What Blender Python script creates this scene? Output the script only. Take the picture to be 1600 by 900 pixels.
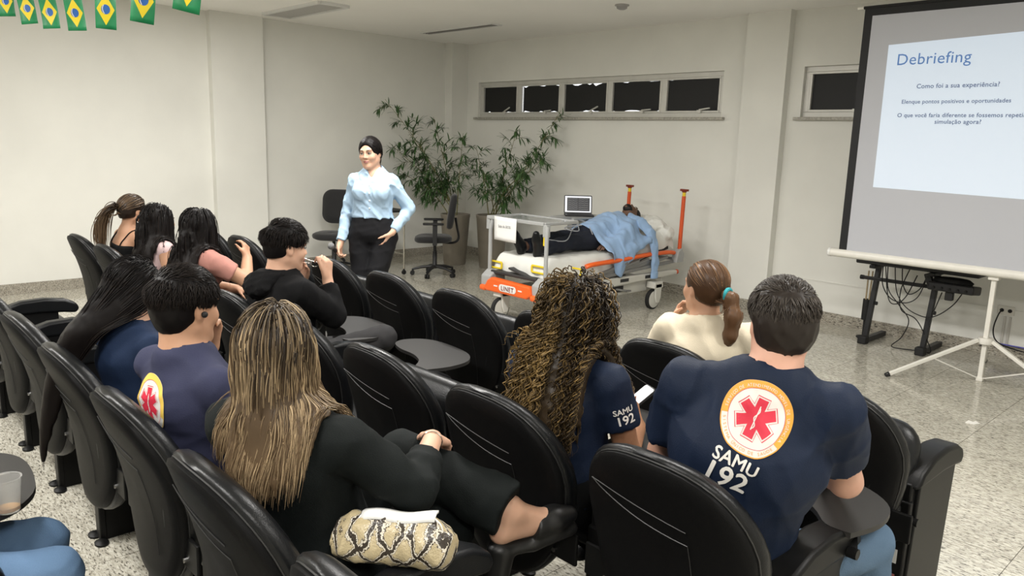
import bpy, bmesh, math, random
import numpy as np
from mathutils import Vector, Matrix, Quaternion
from mathutils.bvhtree import BVHTree

random.seed(7)
for _o in list(bpy.data.objects):
    bpy.data.objects.remove(_o, do_unlink=True)
S = bpy.context.scene
COL = S.collection
PI = math.pi

# ------------------------------------------------------------------ camera
CAMH = 1.68
CAM_ROT = Matrix(((0.68394191, -0.15669987, 0.71250868),
                  (0.72894085, 0.10732871, -0.67611078),
                  (0.02947383, 0.98179718, 0.18763154)))
cam_d = bpy.data.cameras.new('camera')
cam_d.sensor_width = 36.0
cam_d.lens = 1209.49 / 1600 * 36
cam_d.clip_start = 0.05
cam = bpy.data.objects.new('camera', cam_d)
COL.objects.link(cam)
cam.matrix_world = Matrix.Translation((0, 0, CAMH)) @ CAM_ROT.to_4x4()
S.camera = cam

# ------------------------------------------------------------------ world, exposure
S.view_settings.view_transform = 'Standard'
S.view_settings.look = 'None'
S.view_settings.gamma = 1
S.view_settings.use_curve_mapping = False
S.view_settings.exposure = 0.06
w = bpy.data.worlds.new('world')
S.world = w
w.use_nodes = True
w.node_tree.nodes['Background'].inputs[0].default_value = (0.55, 0.62, 0.75, 1)
w.node_tree.nodes['Background'].inputs[1].default_value = 0.25

# ------------------------------------------------------------------ ceiling lamps (the lit ones hang over the audience)
PANELS_ON = [(-6.6, 2.9), (-6.6, -0.4), (-4.2, 2.9), (-4.2, -0.4), (-1.8, 2.9), (-1.8, -0.4), (0.8, 2.9), (0.8, -0.4)]
for (lx, ly) in PANELS_ON:
    ld = bpy.data.lights.new('panel_light', 'AREA')
    ld.shape = 'RECTANGLE'
    ld.size = 1.15
    ld.size_y = 0.26
    ld.energy = 50 if lx < -6 else (84 if lx < -3 else 62)
    ld.color = (1.0, 0.98, 0.95)
    lo = bpy.data.objects.new('panel_light', ld)
    COL.objects.link(lo)
    lo.location = (lx, ly, 2.955)

# ================================================================== helpers
def V(*a): return Vector(a)

MATS = {}
def mat(name, col, rough=0.5, metal=0.0, noise=0.0, nscale=30.0, bump=0.0, bscale=120.0, spec=0.5,
        coat=0.0, emit=None, estr=0.0, trans=0.0, alpha=1.0, sheen=0.0, col2=None, stretch=None, ior=1.45, sss=0.0):
    if name in MATS: return MATS[name]
    m = bpy.data.materials.new(name)
    m.use_nodes = True
    nt = m.node_tree
    b = nt.nodes['Principled BSDF']
    b.inputs['Base Color'].default_value = (*col, 1)
    b.inputs['Roughness'].default_value = rough
    b.inputs['Metallic'].default_value = metal
    b.inputs['Specular IOR Level'].default_value = spec
    b.inputs['Coat Weight'].default_value = coat
    b.inputs['Coat Roughness'].default_value = 0.25
    b.inputs['Transmission Weight'].default_value = trans
    b.inputs['Alpha'].default_value = alpha
    b.inputs['IOR'].default_value = ior
    if sheen: b.inputs['Sheen Weight'].default_value = sheen
    if sss:
        b.inputs['Subsurface Weight'].default_value = sss
        b.inputs['Subsurface Radius'].default_value = (0.012, 0.005, 0.003)
        b.inputs['Subsurface Scale'].default_value = 1.0
    if emit:
        b.inputs['Emission Color'].default_value = (*emit, 1)
        b.inputs['Emission Strength'].default_value = estr
    if noise or bump:
        tc = nt.nodes.new('ShaderNodeTexCoord')
        src = tc.outputs['Object']
        if stretch:
            mp = nt.nodes.new('ShaderNodeMapping')
            mp.inputs['Scale'].default_value = stretch
            nt.links.new(src, mp.inputs[0]); src = mp.outputs[0]
    if noise:
        n = nt.nodes.new('ShaderNodeTexNoise')
        n.inputs['Scale'].default_value = nscale
        n.inputs['Detail'].default_value = 5
        nt.links.new(src, n.inputs['Vector'])
        mx = nt.nodes.new('ShaderNodeMix'); mx.data_type = 'RGBA'
        c2 = col2 if col2 else tuple(max(0, c * (1 - noise)) for c in col)
        c1 = col if col2 else tuple(min(1, c * (1 + noise * 0.5)) for c in col)
        mx.inputs[6].default_value = (*c1, 1); mx.inputs[7].default_value = (*c2, 1)
        rp = nt.nodes.new('ShaderNodeMapRange')
        rp.inputs[1].default_value = 0.35; rp.inputs[2].default_value = 0.65
        nt.links.new(n.outputs[0], rp.inputs[0])
        nt.links.new(rp.outputs[0], mx.inputs[0])
        nt.links.new(mx.outputs[2], b.inputs['Base Color'])
    if bump:
        n2 = nt.nodes.new('ShaderNodeTexNoise')
        n2.inputs['Scale'].default_value = bscale
        n2.inputs['Detail'].default_value = 3
        nt.links.new(src, n2.inputs['Vector'])
        bp = nt.nodes.new('ShaderNodeBump')
        bp.inputs['Strength'].default_value = bump
        bp.inputs['Distance'].default_value = 0.004
        nt.links.new(n2.outputs[0], bp.inputs['Height'])
        nt.links.new(bp.outputs[0], b.inputs['Normal'])
    MATS[name] = m
    return m

def tag(o, label=None, cat=None, group=None, kind=None):
    if label: o['label'] = label
    if cat: o['category'] = cat
    if group: o['group'] = group
    if kind: o['kind'] = kind
    return o

def thing(name, label, cat, loc=(0, 0, 0), rotz=0.0, group=None):
    o = bpy.data.objects.new(name, None)
    o.empty_display_size = 0.05
    COL.objects.link(o)
    o.location = loc
    o.rotation_euler = (0, 0, rotz)
    return tag(o, label, cat, group)

def mesh_obj(name, verts, faces, m=None, parent=None, smooth=True, angle=35, bevel=None, seg=2):
    me = bpy.data.meshes.new(name)
    me.from_pydata([tuple(v) for v in verts], [], faces)
    me.validate(verbose=False)
    me.update()
    if smooth and len(me.polygons):
        me.polygons.foreach_set('use_smooth', [True] * len(me.polygons))
        if angle is not None: me.set_sharp_from_angle(angle=math.radians(angle))
    if m: me.materials.append(m)
    o = bpy.data.objects.new(name, me)
    COL.objects.link(o)
    if parent: o.parent = parent
    if bevel:
        b = o.modifiers.new('bevel', 'BEVEL'); b.width = bevel; b.segments = seg; b.limit_method = 'ANGLE'
        b.angle_limit = math.radians(40)
    return o

def np_mesh_obj(name, verts, quads, m=None, parent=None, tris=False, attr=None):
    """fast mesh from numpy arrays (all quads or all tris)"""
    k = 3 if tris else 4
    me = bpy.data.meshes.new(name)
    nf = len(quads)
    me.vertices.add(len(verts)); me.vertices.foreach_set('co', np.asarray(verts, np.float32).ravel())
    me.loops.add(nf * k); me.loops.foreach_set('vertex_index', np.asarray(quads, np.int32).ravel())
    me.polygons.add(nf)
    me.polygons.foreach_set('loop_start', np.arange(0, nf * k, k, dtype=np.int32))
    me.polygons.foreach_set('use_smooth', np.ones(nf, bool))
    me.update(calc_edges=True)
    if attr is not None:
        for an, arr in attr.items():
            a = me.attributes.new(an, 'FLOAT', 'POINT')
            a.data.foreach_set('value', np.asarray(arr, np.float32))
    if m: me.materials.append(m)
    o = bpy.data.objects.new(name, me)
    COL.objects.link(o)
    if parent: o.parent = parent
    return o

def frame_of(d):
    d = Vector(d).normalized()
    up = Vector((0, 0, 1)) if abs(d.z) < 0.95 else Vector((1, 0, 0))
    x = d.cross(up).normalized()
    y = x.cross(d).normalized()
    return x, y, d

class MB:
    def __init__(s): s.v = []; s.f = []
    def add(s, vs, fs):
        o = len(s.v); s.v += [tuple(v) for v in vs]; s.f += [tuple(i + o for i in f) for f in fs]; return s
    def box(s, c, size, rot=None):
        hx, hy, hz = size[0] / 2, size[1] / 2, size[2] / 2
        vs = [Vector((x, y, z)) for x in (-hx, hx) for y in (-hy, hy) for z in (-hz, hz)]
        if rot is not None: vs = [rot @ v for v in vs]
        vs = [v + Vector(c) for v in vs]
        return s.add(vs, [(0, 1, 3, 2), (4, 6, 7, 5), (0, 4, 5, 1), (2, 3, 7, 6), (0, 2, 6, 4), (1, 5, 7, 3)])
    def bar(s, p0, p1, w, h):
        """rectangular bar between points"""
        p0, p1 = Vector(p0), Vector(p1)
        x, y, d = frame_of(p1 - p0)
        vs = []
        for p in (p0, p1):
            for a, b in ((-1, -1), (1, -1), (1, 1), (-1, 1)):
                vs.append(p + x * a * w / 2 + y * b * h / 2)
        return s.add(vs, [(3, 2, 1, 0), (4, 5, 6, 7), (0, 1, 5, 4), (1, 2, 6, 5), (2, 3, 7, 6), (3, 0, 4, 7)])
    def cyl(s, p0, p1, r0, r1=None, n=14):
        return s.tube([p0, p1], [r0, r0 if r1 is None else r1], n)
    def tube(s, pts, r, n=8, caps=True, flat=1.0):
        pts = [Vector(p) for p in pts]
        if not hasattr(r, '__len__'): r = [r] * len(pts)
        vs, fs = [], []
        N = len(pts)
        x = None
        for i, p in enumerate(pts):
            d = (pts[min(i + 1, N - 1)] - pts[max(i - 1, 0)])
            if d.length < 1e-9: d = Vector((0, 0, 1))
            d.normalize()
            if x is None: x = frame_of(d)[0]
            else:
                x = x - d * x.dot(d)
                x = x.normalized() if x.length > 1e-6 else frame_of(d)[0]
            y = d.cross(x)
            for k in range(n):
                a = 2 * PI * k / n
                vs.append(p + x * math.cos(a) * r[i] + y * math.sin(a) * r[i] * flat)
        for i in range(N - 1):
            for k in range(n):
                k2 = (k + 1) % n
                fs.append((i * n + k, i * n + k2, (i + 1) * n + k2, (i + 1) * n + k))
        if caps:
            fs.append(tuple(range(n - 1, -1, -1)))
            fs.append(tuple((N - 1) * n + k for k in range(n)))
        return s.add(vs, fs)
    def lathe(s, prof, c=(0, 0, 0), n=24, sx=1, sy=1):
        vs, fs = [], []
        c = Vector(c)
        for (r, z) in prof:
            for k in range(n):
                a = 2 * PI * k / n
                vs.append(c + Vector((math.cos(a) * r * sx, math.sin(a) * r * sy, z)))
        for i in range(len(prof) - 1):
            for k in range(n):
                k2 = (k + 1) % n
                fs.append((i * n + k, i * n + k2, (i + 1) * n + k2, (i + 1) * n + k))
        fs.append(tuple(range(n - 1, -1, -1)))
        fs.append(tuple((len(prof) - 1) * n + k for k in range(n)))
        return s.add(vs, fs)
    def rings(s, rings, cap=True):
        """loft over closed rings of equal count"""
        n = len(rings[0]); vs = [p for r in rings for p in r]; fs = []
        for i in range(len(rings) - 1):
            for k in range(n):
                k2 = (k + 1) % n
                fs.append((i * n + k, i * n + k2, (i + 1) * n + k2, (i + 1) * n + k))
        if cap:
            fs.append(tuple(range(n - 1, -1, -1)))
            fs.append(tuple((len(rings) - 1) * n + k for k in range(n)))
        return s.add(vs, fs)
    def prism(s, poly, fn, t0, t1):
        """extrude 2-D polygon; fn(u,v,t) -> 3-D"""
        n = len(poly)
        vs = [fn(u, v, t0) for u, v in poly] + [fn(u, v, t1) for u, v in poly]
        fs = [tuple(range(n - 1, -1, -1)), tuple(range(n, 2 * n))]
        for k in range(n):
            k2 = (k + 1) % n
            fs.append((k, k2, n + k2, n + k))
        return s.add(vs, fs)
    def ball(s, c, r, n=12, sc=(1, 1, 1)):
        prof = [(math.sin(PI * i / 8) * r, -math.cos(PI * i / 8) * r) for i in range(9)]
        prof[0] = (1e-4, -r); prof[-1] = (1e-4, r)
        o = len(s.v)
        s.lathe(prof, (0, 0, 0), n)
        for i in range(o, len(s.v)):
            v = s.v[i]; s.v[i] = (v[0] * sc[0] + c[0], v[1] * sc[1] + c[1], v[2] * sc[2] + c[2])
        return s
    def build(s, name, m=None, parent=None, **kw):
        return mesh_obj(name, s.v, s.f, m, parent, **kw)

def fix_normals(o):
    bm = bmesh.new(); bm.from_mesh(o.data); bmesh.ops.recalc_face_normals(bm, faces=bm.faces); bm.to_mesh(o.data); bm.free()

def round_rect(w, h, r, n=5):
    pts = []
    for cx, cy, a0 in ((w / 2 - r, h / 2 - r, 0), (-w / 2 + r, h / 2 - r, 90), (-w / 2 + r, -h / 2 + r, 180), (w / 2 - r, -h / 2 + r, 270)):
        for i in range(n + 1):
            a = math.radians(a0 + 90 * i / n)
            pts.append((cx + math.cos(a) * r, cy + math.sin(a) * r))
    return pts

def bez(p0, p1, p2, p3, n=12):
    p0, p1, p2, p3 = map(Vector, (p0, p1, p2, p3))
    out = []
    for i in range(n + 1):
        t = i / n; u = 1 - t
        out.append(p0 * u ** 3 + p1 * 3 * u * u * t + p2 * 3 * u * t * t + p3 * t ** 3)
    return out

def spline(pts, n=8):
    """Catmull-Rom through points"""
    P = [Vector(p) for p in pts]; P = [P[0]] + P + [P[-1]]
    out = []
    for i in range(1, len(P) - 2):
        for k in range(n):
            t = k / n
            a, b, c, d = P[i - 1], P[i], P[i + 1], P[i + 2]
            out.append(0.5 * ((2 * b) + (c - a) * t + (2 * a - 5 * b + 4 * c - d) * t * t + (3 * b - a - 3 * c + d) * t ** 3))
    out.append(P[-2])
    return out

def text_mesh(txt, size, offset=0.0, align='LEFT', shear=0.0, spacing=1.0, bold=0.0):
    """returns verts, faces of flat lettering in the xy plane"""
    cu = bpy.data.curves.new('lettering', 'FONT')
    cu.body = txt; cu.size = size; cu.align_x = align; cu.offset = offset; cu.shear = shear
    cu.space_character = spacing; cu.resolution_u = 3
    o = bpy.data.objects.new('lettering', cu)
    COL.objects.link(o)
    dg = bpy.context.evaluated_depsgraph_get()
    me = o.evaluated_get(dg).to_mesh()
    vs = [v.co.copy() for v in me.vertices]
    fs = [tuple(p.vertices) for p in me.polygons]
    o.evaluated_get(dg).to_mesh_clear()
    bpy.data.objects.remove(o, do_unlink=True)
    bpy.data.curves.remove(cu)
    if bold:           # thicken the strokes with slightly shifted copies
        n = len(vs); v2, f2 = [], []
        for k, (a, b) in enumerate(((-1, 0), (1, 0), (0, -1), (0, 1), (0, 0))):
            v2 += [v + Vector((a * bold, b * bold, k * 1e-5)) for v in vs]; f2 += [tuple(i + k * n for i in f) for f in fs]
        vs, fs = v2, f2
    return vs, fs

def copy_tree(o, parent=None):
    c = o.copy(); COL.objects.link(c)
    if parent is not None: c.parent = parent
    for ch in list(o.children): copy_tree(ch, c)
    return c

# ================================================================== the room
XL, XR, YB, YR, ZC = -9.0, 2.4, 7.39, -3.6, 3.0
def wallpaint(name, col):
    return mat(name, col, rough=0.62, noise=0.05, nscale=1.3, bump=0.12, bscale=260, spec=0.3)
M_wall = wallpaint('paint_wall', (0.76, 0.755, 0.705))
M_ceil = mat('paint_ceiling', (0.93, 0.915, 0.875), rough=0.8, noise=0.03, nscale=0.8, bump=0.05, bscale=200, spec=0.2)

def granite(name, base, dark, light, rough, scale=1.0):
    m = bpy.data.materials.new(name); m.use_nodes = True
    nt = m.node_tree; b = nt.nodes['Principled BSDF']
    geo = nt.nodes.new('ShaderNodeNewGeometry')
    mp = nt.nodes.new('ShaderNodeMapping')
    mp.inputs['Rotation'].default_value = (0, 0, math.radians(24))
    mp.inputs['Scale'].default_value = (0.62, 2.2, 1.6)
    nt.links.new(geo.outputs['Position'], mp.inputs[0])
    def noise(sc, det, rgh=0.6):
        n = nt.nodes.new('ShaderNodeTexNoise'); n.inputs['Scale'].default_value = sc * scale
        n.inputs['Detail'].default_value = det; n.inputs['Roughness'].default_value = rgh
        n.inputs['Distortion'].default_value = 0.6
        nt.links.new(mp.outputs[0], n.inputs['Vector']); return n
    def ramp(src, p0, p1, c0, c1):
        r = nt.nodes.new('ShaderNodeValToRGB')
        r.color_ramp.elements[0].position = p0; r.color_ramp.elements[1].position = p1
        r.color_ramp.elements[0].color = c0; r.color_ramp.elements[1].color = c1
        nt.links.new(src, r.inputs[0]); return r
    n1 = noise(34, 4); n2 = noise(62, 4); n3 = noise(3.0, 2)
    r1 = ramp(n1.outputs[0], 0.40, 0.60, (*base, 1), (*light, 1))
    r2 = ramp(n2.outputs[0], 0.37, 0.47, (1, 1, 1, 1), (0, 0, 0, 1))
    mx = nt.nodes.new('ShaderNodeMix'); mx.data_type = 'RGBA'
    nt.links.new(r2.outputs[0], mx.inputs[0]); nt.links.new(r1.outputs[0], mx.inputs[6]); mx.inputs[7].default_value = (*dark, 1)
    r3 = ramp(n3.outputs[0], 0.3, 0.7, (0.86, 0.86, 0.86, 1), (1, 1, 1, 1))
    mu = nt.nodes.new('ShaderNodeMix'); mu.data_type = 'RGBA'; mu.blend_type = 'MULTIPLY'; mu.inputs[0].default_value = 1
    nt.links.new(mx.outputs[2], mu.inputs[6]); nt.links.new(r3.outputs[0], mu.inputs[7])
    nt.links.new(mu.outputs[2], b.inputs['Base Color'])
    b.inputs['Roughness'].default_value = rough
    b.inputs['Specular IOR Level'].default_value = 0.55
    return m
M_floor = granite('polished_granite', (0.42, 0.395, 0.325), (0.11, 0.10, 0.08), (0.62, 0.595, 0.51), 0.12)
M_joint = mat('tile_joint', (0.16, 0.145, 0.12), rough=0.8)

def struct(o, label=None, cat=None):
    o['kind'] = 'structure'
    return tag(o, label, cat)

# floor slab and its granite tiles
floor = MB().box(((XL + XR) / 2, (YR + YB) / 2, -0.055), (XR - XL + 0.4, YB - YR + 0.4, 0.10)).build('floor', M_joint)
struct(floor, 'speckled beige polished granite tile floor', 'floor')
T = 0.6
tile_me = None
x0 = -0.105 + 4 * T; y0 = -1.17
far = MB()
for i in range(-1, 20):
    for j in range(-5, 15):
        cx = x0 - T * i - T / 2; cy = y0 + T * j + T / 2
        if cx + T / 2 < XL - 0.01 or cx - T / 2 > XR or cy - T / 2 > YB or cy + T / 2 < YR: continue
        d = proj_ok = None
        vis = (cy > -0.9 and cx < 1.0) and not (cy < 0.4 and cx > -1.2) and not (cx > -0.1 and cy < 3.0)
        ax, bx_ = max(cx - T / 2, XL), min(cx + T / 2, XR); ay, by = max(cy - T / 2, YR), min(cy + T / 2, YB)
        full = (bx_ - ax > T - 0.001) and (by - ay > T - 0.001)
        g = 0.0014
        if vis:
            if full:
                if tile_me is None:
                    t = MB().box((0, 0, 0), (T - 2 * g, T - 2 * g, 0.012)).build('tile', M_floor, floor, smooth=False)
                    tile_me = t.data
                else:
                    t = bpy.data.objects.new('tile', tile_me); COL.objects.link(t); t.parent = floor
                t.location = (cx, cy, -0.006)
            else:
                t = MB().box(((ax + bx_) / 2, (ay + by) / 2, -0.006), (bx_ - ax - 2 * g, by - ay - 2 * g, 0.012)).build('tile', M_floor, floor, smooth=False)
        else:
            far.box(((ax + bx_) / 2, (ay + by) / 2, -0.006), (bx_ - ax - 2 * g, by - ay - 2 * g, 0.012))
o = far.build('tile_field', M_floor, floor, smooth=False); o['kind'] = 'stuff'

# walls
WB = MB()
HOLES = [(-8.60, -4.64, 1.985, 2.465), (-3.75, 0.21, 1.985, 2.465)]     # window openings x0,x1,z0,z1
th = 0.2
def wall_y(mb, xa, xb, za, zb): mb.box(((xa + xb) / 2, YB + th / 2, (za + zb) / 2), (xb - xa, th, zb - za))
wall_y(WB, XL - th, XR + th, 0, HOLES[0][2]); wall_y(WB, XL - th, XR + th, HOLES[0][3], ZC)
wall_y(WB, XL - th, HOLES[0][0], HOLES[0][2], HOLES[0][3]); wall_y(WB, HOLES[0][1], HOLES[1][0], HOLES[0][2], HOLES[0][3])
wall_y(WB, HOLES[1][1], XR + th, HOLES[0][2], HOLES[0][3])
wb = struct(WB.build('wall_back', M_wall, smooth=False), 'cream wall with a strip of high windows behind the stretcher', 'wall')
wl = struct(MB().box((XL - th / 2, (YR + YB) / 2, ZC / 2), (th, YB - YR, ZC)).build('wall_left', M_wall, smooth=False), 'plain cream wall on the left behind the seated women', 'wall')
struct(MB().box((XR + th / 2, (YR + YB) / 2, ZC / 2), (th, YB - YR, ZC)).build('wall_right', M_wall, smooth=False), 'plain cream wall on the right side of the room', 'wall')
struct(MB().box(((XL + XR) / 2, YR - th / 2, ZC / 2), (XR - XL, th, ZC)).build('wall_rear', M_wall, smooth=False), 'plain cream wall at the back of the audience', 'wall')
struct(MB().box(((XL + XR) / 2, (YR + YB) / 2, ZC + 0.06), (XR - XL + 0.4, YB - YR + 0.4, 0.12)).build('ceiling', M_ceil, smooth=False), 'flat off white plaster ceiling', 'ceiling')
# pilasters belong to their walls
MB().box((XL + 0.05, 4.0, ZC / 2), (0.10, 0.62, ZC)).build('pilaster', M_wall, wl, smooth=False)
MB().box((XL + 0.08, 7.245, ZC / 2), (0.16, 0.29, ZC)).build('pilaster', M_wall, wl, smooth=False)
MB().box((-4.12, YB - 0.05, ZC / 2), (0.46, 0.10, ZC)).build('pilaster', M_wall, wb, smooth=False)
# faint panel rail low on the back wall, right of the pilaster
MB().box(((-3.89 + XR) / 2, YB - 0.004, 0.405), (XR + 3.89, 0.008, 0.012)).build('wall_rail', M_wall, wb, smooth=False)

M_base = granite('granite_skirting', (0.30, 0.27, 0.22), (0.05, 0.045, 0.04), (0.47, 0.44, 0.37), 0.25, 1.3)
def skirt(mb, a, b, n, h=0.11, t=0.018):
    a, b, n = Vector((*a, 0)), Vector((*b, 0)), Vector((*n, 0))
    vs = [a, b, b + n * t, a + n * t]; vs = vs + [v + Vector((0, 0, h)) for v in vs]
    mb.add(vs, [(3, 2, 1, 0), (4, 5, 6, 7), (0, 1, 5, 4), (1, 2, 6, 5), (2, 3, 7, 6), (3, 0, 4, 7)])
sl = MB()
skirt(sl, (XL, YR), (XL, 3.69), (1, 0)); skirt(sl, (XL, 3.69), (XL + 0.118, 3.69), (0, -1)); skirt(sl, (XL + .10, 3.69), (XL + .10, 4.31), (1, 0))
skirt(sl, (XL, 4.31), (XL, 7.10), (1, 0)); skirt(sl, (XL, 7.10), (XL + .178, 7.10), (0, -1)); skirt(sl, (XL + .16, 7.1), (XL + .16, YB), (1, 0))
struct(sl.build('baseboard_left', M_base, smooth=False), 'speckled granite skirting along the left wall', 'baseboard')
sb = MB()
skirt(sb, (XL + .18, YB), (-4.35, YB), (0, -1)); skirt(sb, (-4.35, YB - .10), (-3.89, YB - .10), (0, -1)); skirt(sb, (-3.89, YB - .118), (-3.89, YB), (1, 0))
skirt(sb, (-3.89, YB), (XR, YB), (0, -1))
struct(sb.build('baseboard_back', M_base, smooth=False), 'speckled granite skirting along the wall behind the screen', 'baseboard')

# windows
M_alu = mat('white_aluminium', (0.62, 0.61, 0.57), rough=0.35, metal=0.25, noise=0.04, nscale=9)
M_black = mat('blackout_sheet', (0.007, 0.007, 0.008), rough=0.55, bump=0.25, bscale=9)
M_glass_lit = mat('glass_lit_from_outside', (0.8, 0.85, 0.9), rough=0.1, emit=(0.95, 0.97, 1.0), estr=1.6)
M_sill = mat('sill_marble', (0.40, 0.38, 0.33), rough=0.3, noise=0.3, nscale=40)
def window(name, hole, n, label, leaks):
    xa, xb, za, zb = hole
    yf = YB + 0.07
    root = thing(name, label, 'window', ((xa + xb) / 2, YB, za)); root['kind'] = 'structure'
    ox, oy, oz = root.location
    def L(x, y, z): return (x - ox, y - oy, z - oz)
    fr = MB()
    fw = 0.05
    fr.box(L((xa + xb) / 2, yf, za + fw / 2), (xb - xa, 0.06, fw)); fr.box(L((xa + xb) / 2, yf, zb - fw / 2), (xb - xa, 0.06, fw))
    fr.box(L(xa + fw / 2, yf, (za + zb) / 2), (fw, 0.06, zb - za - 2 * fw)); fr.box(L(xb - fw / 2, yf, (za + zb) / 2), (fw, 0.06, zb - za - 2 * fw))
    fr.build('window_frame', M_alu, root, smooth=False, bevel=0.004)
    pw = (xb - xa) / n
    for k in range(1, n):
        MB().box(L(xa + pw * k, yf, (za + zb) / 2), (0.055, 0.058, zb - za - 2 * fw)).build('mullion', M_alu, root, smooth=False, bevel=0.004)
    for k in range(n):
        a, b = xa + pw * k + (fw if k == 0 else 0.0275), xa + pw * (k + 1) - (fw if k == n - 1 else 0.0275)
        c, d = za + fw, zb - fw
        sa = MB(); s = 0.022
        cx, cz = (a + b) / 2, (c + d) / 2
        sa.box(L(cx, yf - 0.012, c + s / 2), (b - a, 0.04, s)); sa.box(L(cx, yf - 0.012, d - s / 2), (b - a, 0.04, s))
        sa.box(L(a + s / 2, yf - 0.012, cz), (s, 0.04, d - c - 2 * s)); sa.box(L(b - s / 2, yf - 0.012, cz), (s, 0.04, d - c - 2 * s))
        sash = sa.build('sash', M_alu, root, smooth=False, bevel=0.003)
        MB().box(L(cx, yf + 0.012, cz), (b - a - 2 * s, 0.006, d - c - 2 * s)).build('pane', M_glass_lit, sash, smooth=False)
        # ragged blackout sheet taped inside the pane
        rnd = random.Random(k * 7 + n)
        lk = leaks[k % len(leaks)]
        p = []
        x1, x2, z1, z2 = a + s, b - s, c + s, d - s
        N = 14
        for i in range(N + 1): p.append((x1 + (x2 - x1) * i / N, z1 - 0.004 + lk[0] * max(0, rnd.gauss(0.6, 0.5)) * (0.5 + 0.5 * math.sin(i * 0.7 + k))))
        for i in range(N + 1): p.append((x2 - (x2 - x1) * i / N, z2 + 0.004 - lk[1] * max(0, rnd.gauss(0.6, 0.5)) * (0.5 + 0.5 * math.sin(i * 0.9 + 2 * k))))
        p[0] = (x1 + lk[2], p[0][1]); p[-1] = (x1 + lk[2], p[-1][1])
        mb = MB(); mb.prism(p, lambda u, v, t: L(u, yf - 0.002 + t, v), 0.0, 0.006)
        o = mb.build('blackout_sheet', M_black, sash, smooth=False); fix_normals(o)
        lt = MB()
        hx = cx + 0.12
        lt.box(L(hx, yf - 0.045, c + 0.012), (0.05, 0.03, 0.03)); lt.bar(L(hx, yf - 0.05, c + 0.03), L(hx + 0.16, yf - 0.10, c + 0.03 + rnd.uniform(0.0, 0.05)), 0.014, 0.014)
        lt.build('latch', M_alu, sash, smooth=False)
    MB().box(L((xa + xb) / 2, YB + 0.02, za - 0.016), (xb - xa + 0.10, 0.14, 0.03)).build('window_sill', M_sill, root, smooth=False, bevel=0.004)
    return root
window('window_1', HOLES[0], 5, 'long high window of five blacked out panes above the plants', [(0.016, 0.006, 0), (0.03, 0.012, 0.014), (0.026, 0.028, 0.0), (0.03, 0.01, 0.0), (0.004, 0.004, 0)])
window('window_2', HOLES[1], 5, 'high blacked out window partly hidden by the projection screen', [(0.004, 0.003, 0)])

# ceiling fittings
M_white = mat('white_enamel', (0.72, 0.72, 0.70), rough=0.4)
M_lampon = mat('lamp_diffuser_lit', (0.9, 0.9, 0.85), rough=0.5, emit=(1.0, 0.93, 0.84), estr=6.0)
M_lampoff = mat('lamp_diffuser_off', (0.42, 0.41, 0.39), rough=0.5)
def ceiling_light(x, y, on, label):
    r = thing('ceiling_light', label, 'ceiling light', (x, y, ZC), 0, 'ceiling light panels')
    fr = MB()
    W_, D_ = 1.24, 0.34
    fr.box((0, D_ / 2, -0.015), (W_, 0.03, 0.03)); fr.box((0, -D_ / 2, -0.015), (W_, 0.03, 0.03))
    fr.box((W_ / 2, 0, -0.015), (0.03, D_ - .03, 0.03)); fr.box((-W_ / 2, 0, -0.015), (0.03, D_ - .03, 0.03))
    fr.build('frame', M_white, r, smooth=False)
    MB().box((0, 0, -0.010), (W_ - 0.03, D_ - 0.03, 0.016)).build('diffuser', M_lampon if on else M_lampoff, r, smooth=False)
for i, (lx, ly) in enumerate(PANELS_ON):
    ceiling_light(lx, ly, True, 'lit ceiling light panel over the audience out of the picture')
ceiling_light(-7.95, 4.33, False, 'switched off grey ceiling light panel above the standing woman')
ceiling_light(-5.0, 4.33, False, 'switched off grey ceiling light panel above the stretcher')
vent = thing('air_diffuser', 'long slotted air diffuser in the ceiling near the corner', 'air vent', (-7.7, 6.28, ZC))
vf = MB(); Lx = 1.36
for yy in (-0.075, 0.075): vf.box((0, yy, -0.006), (Lx, 0.022, 0.012))
for xx in (-Lx / 2, Lx / 2): vf.box((xx, 0, -0.006), (0.02, 0.17, 0.012))
vf.build('vent_frame', M_white, vent, smooth=False)
for k in range(3): MB().box((0, -0.04 + 0.04 * k, -0.005), (Lx - 0.02, 0.008, 0.012), Matrix.Rotation(0.6, 3, 'X')).build('slat', mat('vent_grey', (0.22, 0.21, 0.20), rough=0.6), vent, smooth=False)
MB().box((0, 0, -0.002), (Lx - .02, 0.13, 0.003)).build('vent_back', mat('vent_dark', (0.06, 0.06, 0.06), rough=0.8), vent, smooth=False)
det = thing('smoke_detector', 'small round detector on the ceiling above the stretcher', 'detector', (-5.05, 6.15, ZC))
MB().lathe([(0.03, -0.045), (0.05, -0.035), (0.055, -0.012), (0.07, -0.010), (0.07, 0.0)], n=20).build('detector_body', mat('detector_grey', (0.35, 0.34, 0.33), rough=0.5), det)

# ================================================================== auditorium chairs
M_shell = mat('chair_shell_plastic', (0.0048, 0.0048, 0.0050), rough=0.52, bump=0.22, bscale=420, spec=0.12)
M_leather = mat('chair_leather', (0.0055, 0.006, 0.0068), rough=0.34, bump=0.16, bscale=240, spec=0.32)
M_stand = mat('chair_stand_metal', (0.005, 0.005, 0.005), rough=0.42, bump=0.10, bscale=500, spec=0.22)
M_tab = mat('tablet_laminate', (0.020, 0.019, 0.018), rough=0.48, bump=0.05, bscale=300)
M_steel = mat('bolt_steel', (0.55, 0.55, 0.55), rough=0.25, metal=1.0)
M_stk = mat('sticker_white', (0.55, 0.55, 0.53), rough=0.5)
M_stk2 = mat('sticker_red', (0.30, 0.10, 0.09), rough=0.5)
M_seam = mat('chair_seam', (0.022, 0.022, 0.022), rough=0.4)

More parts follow.
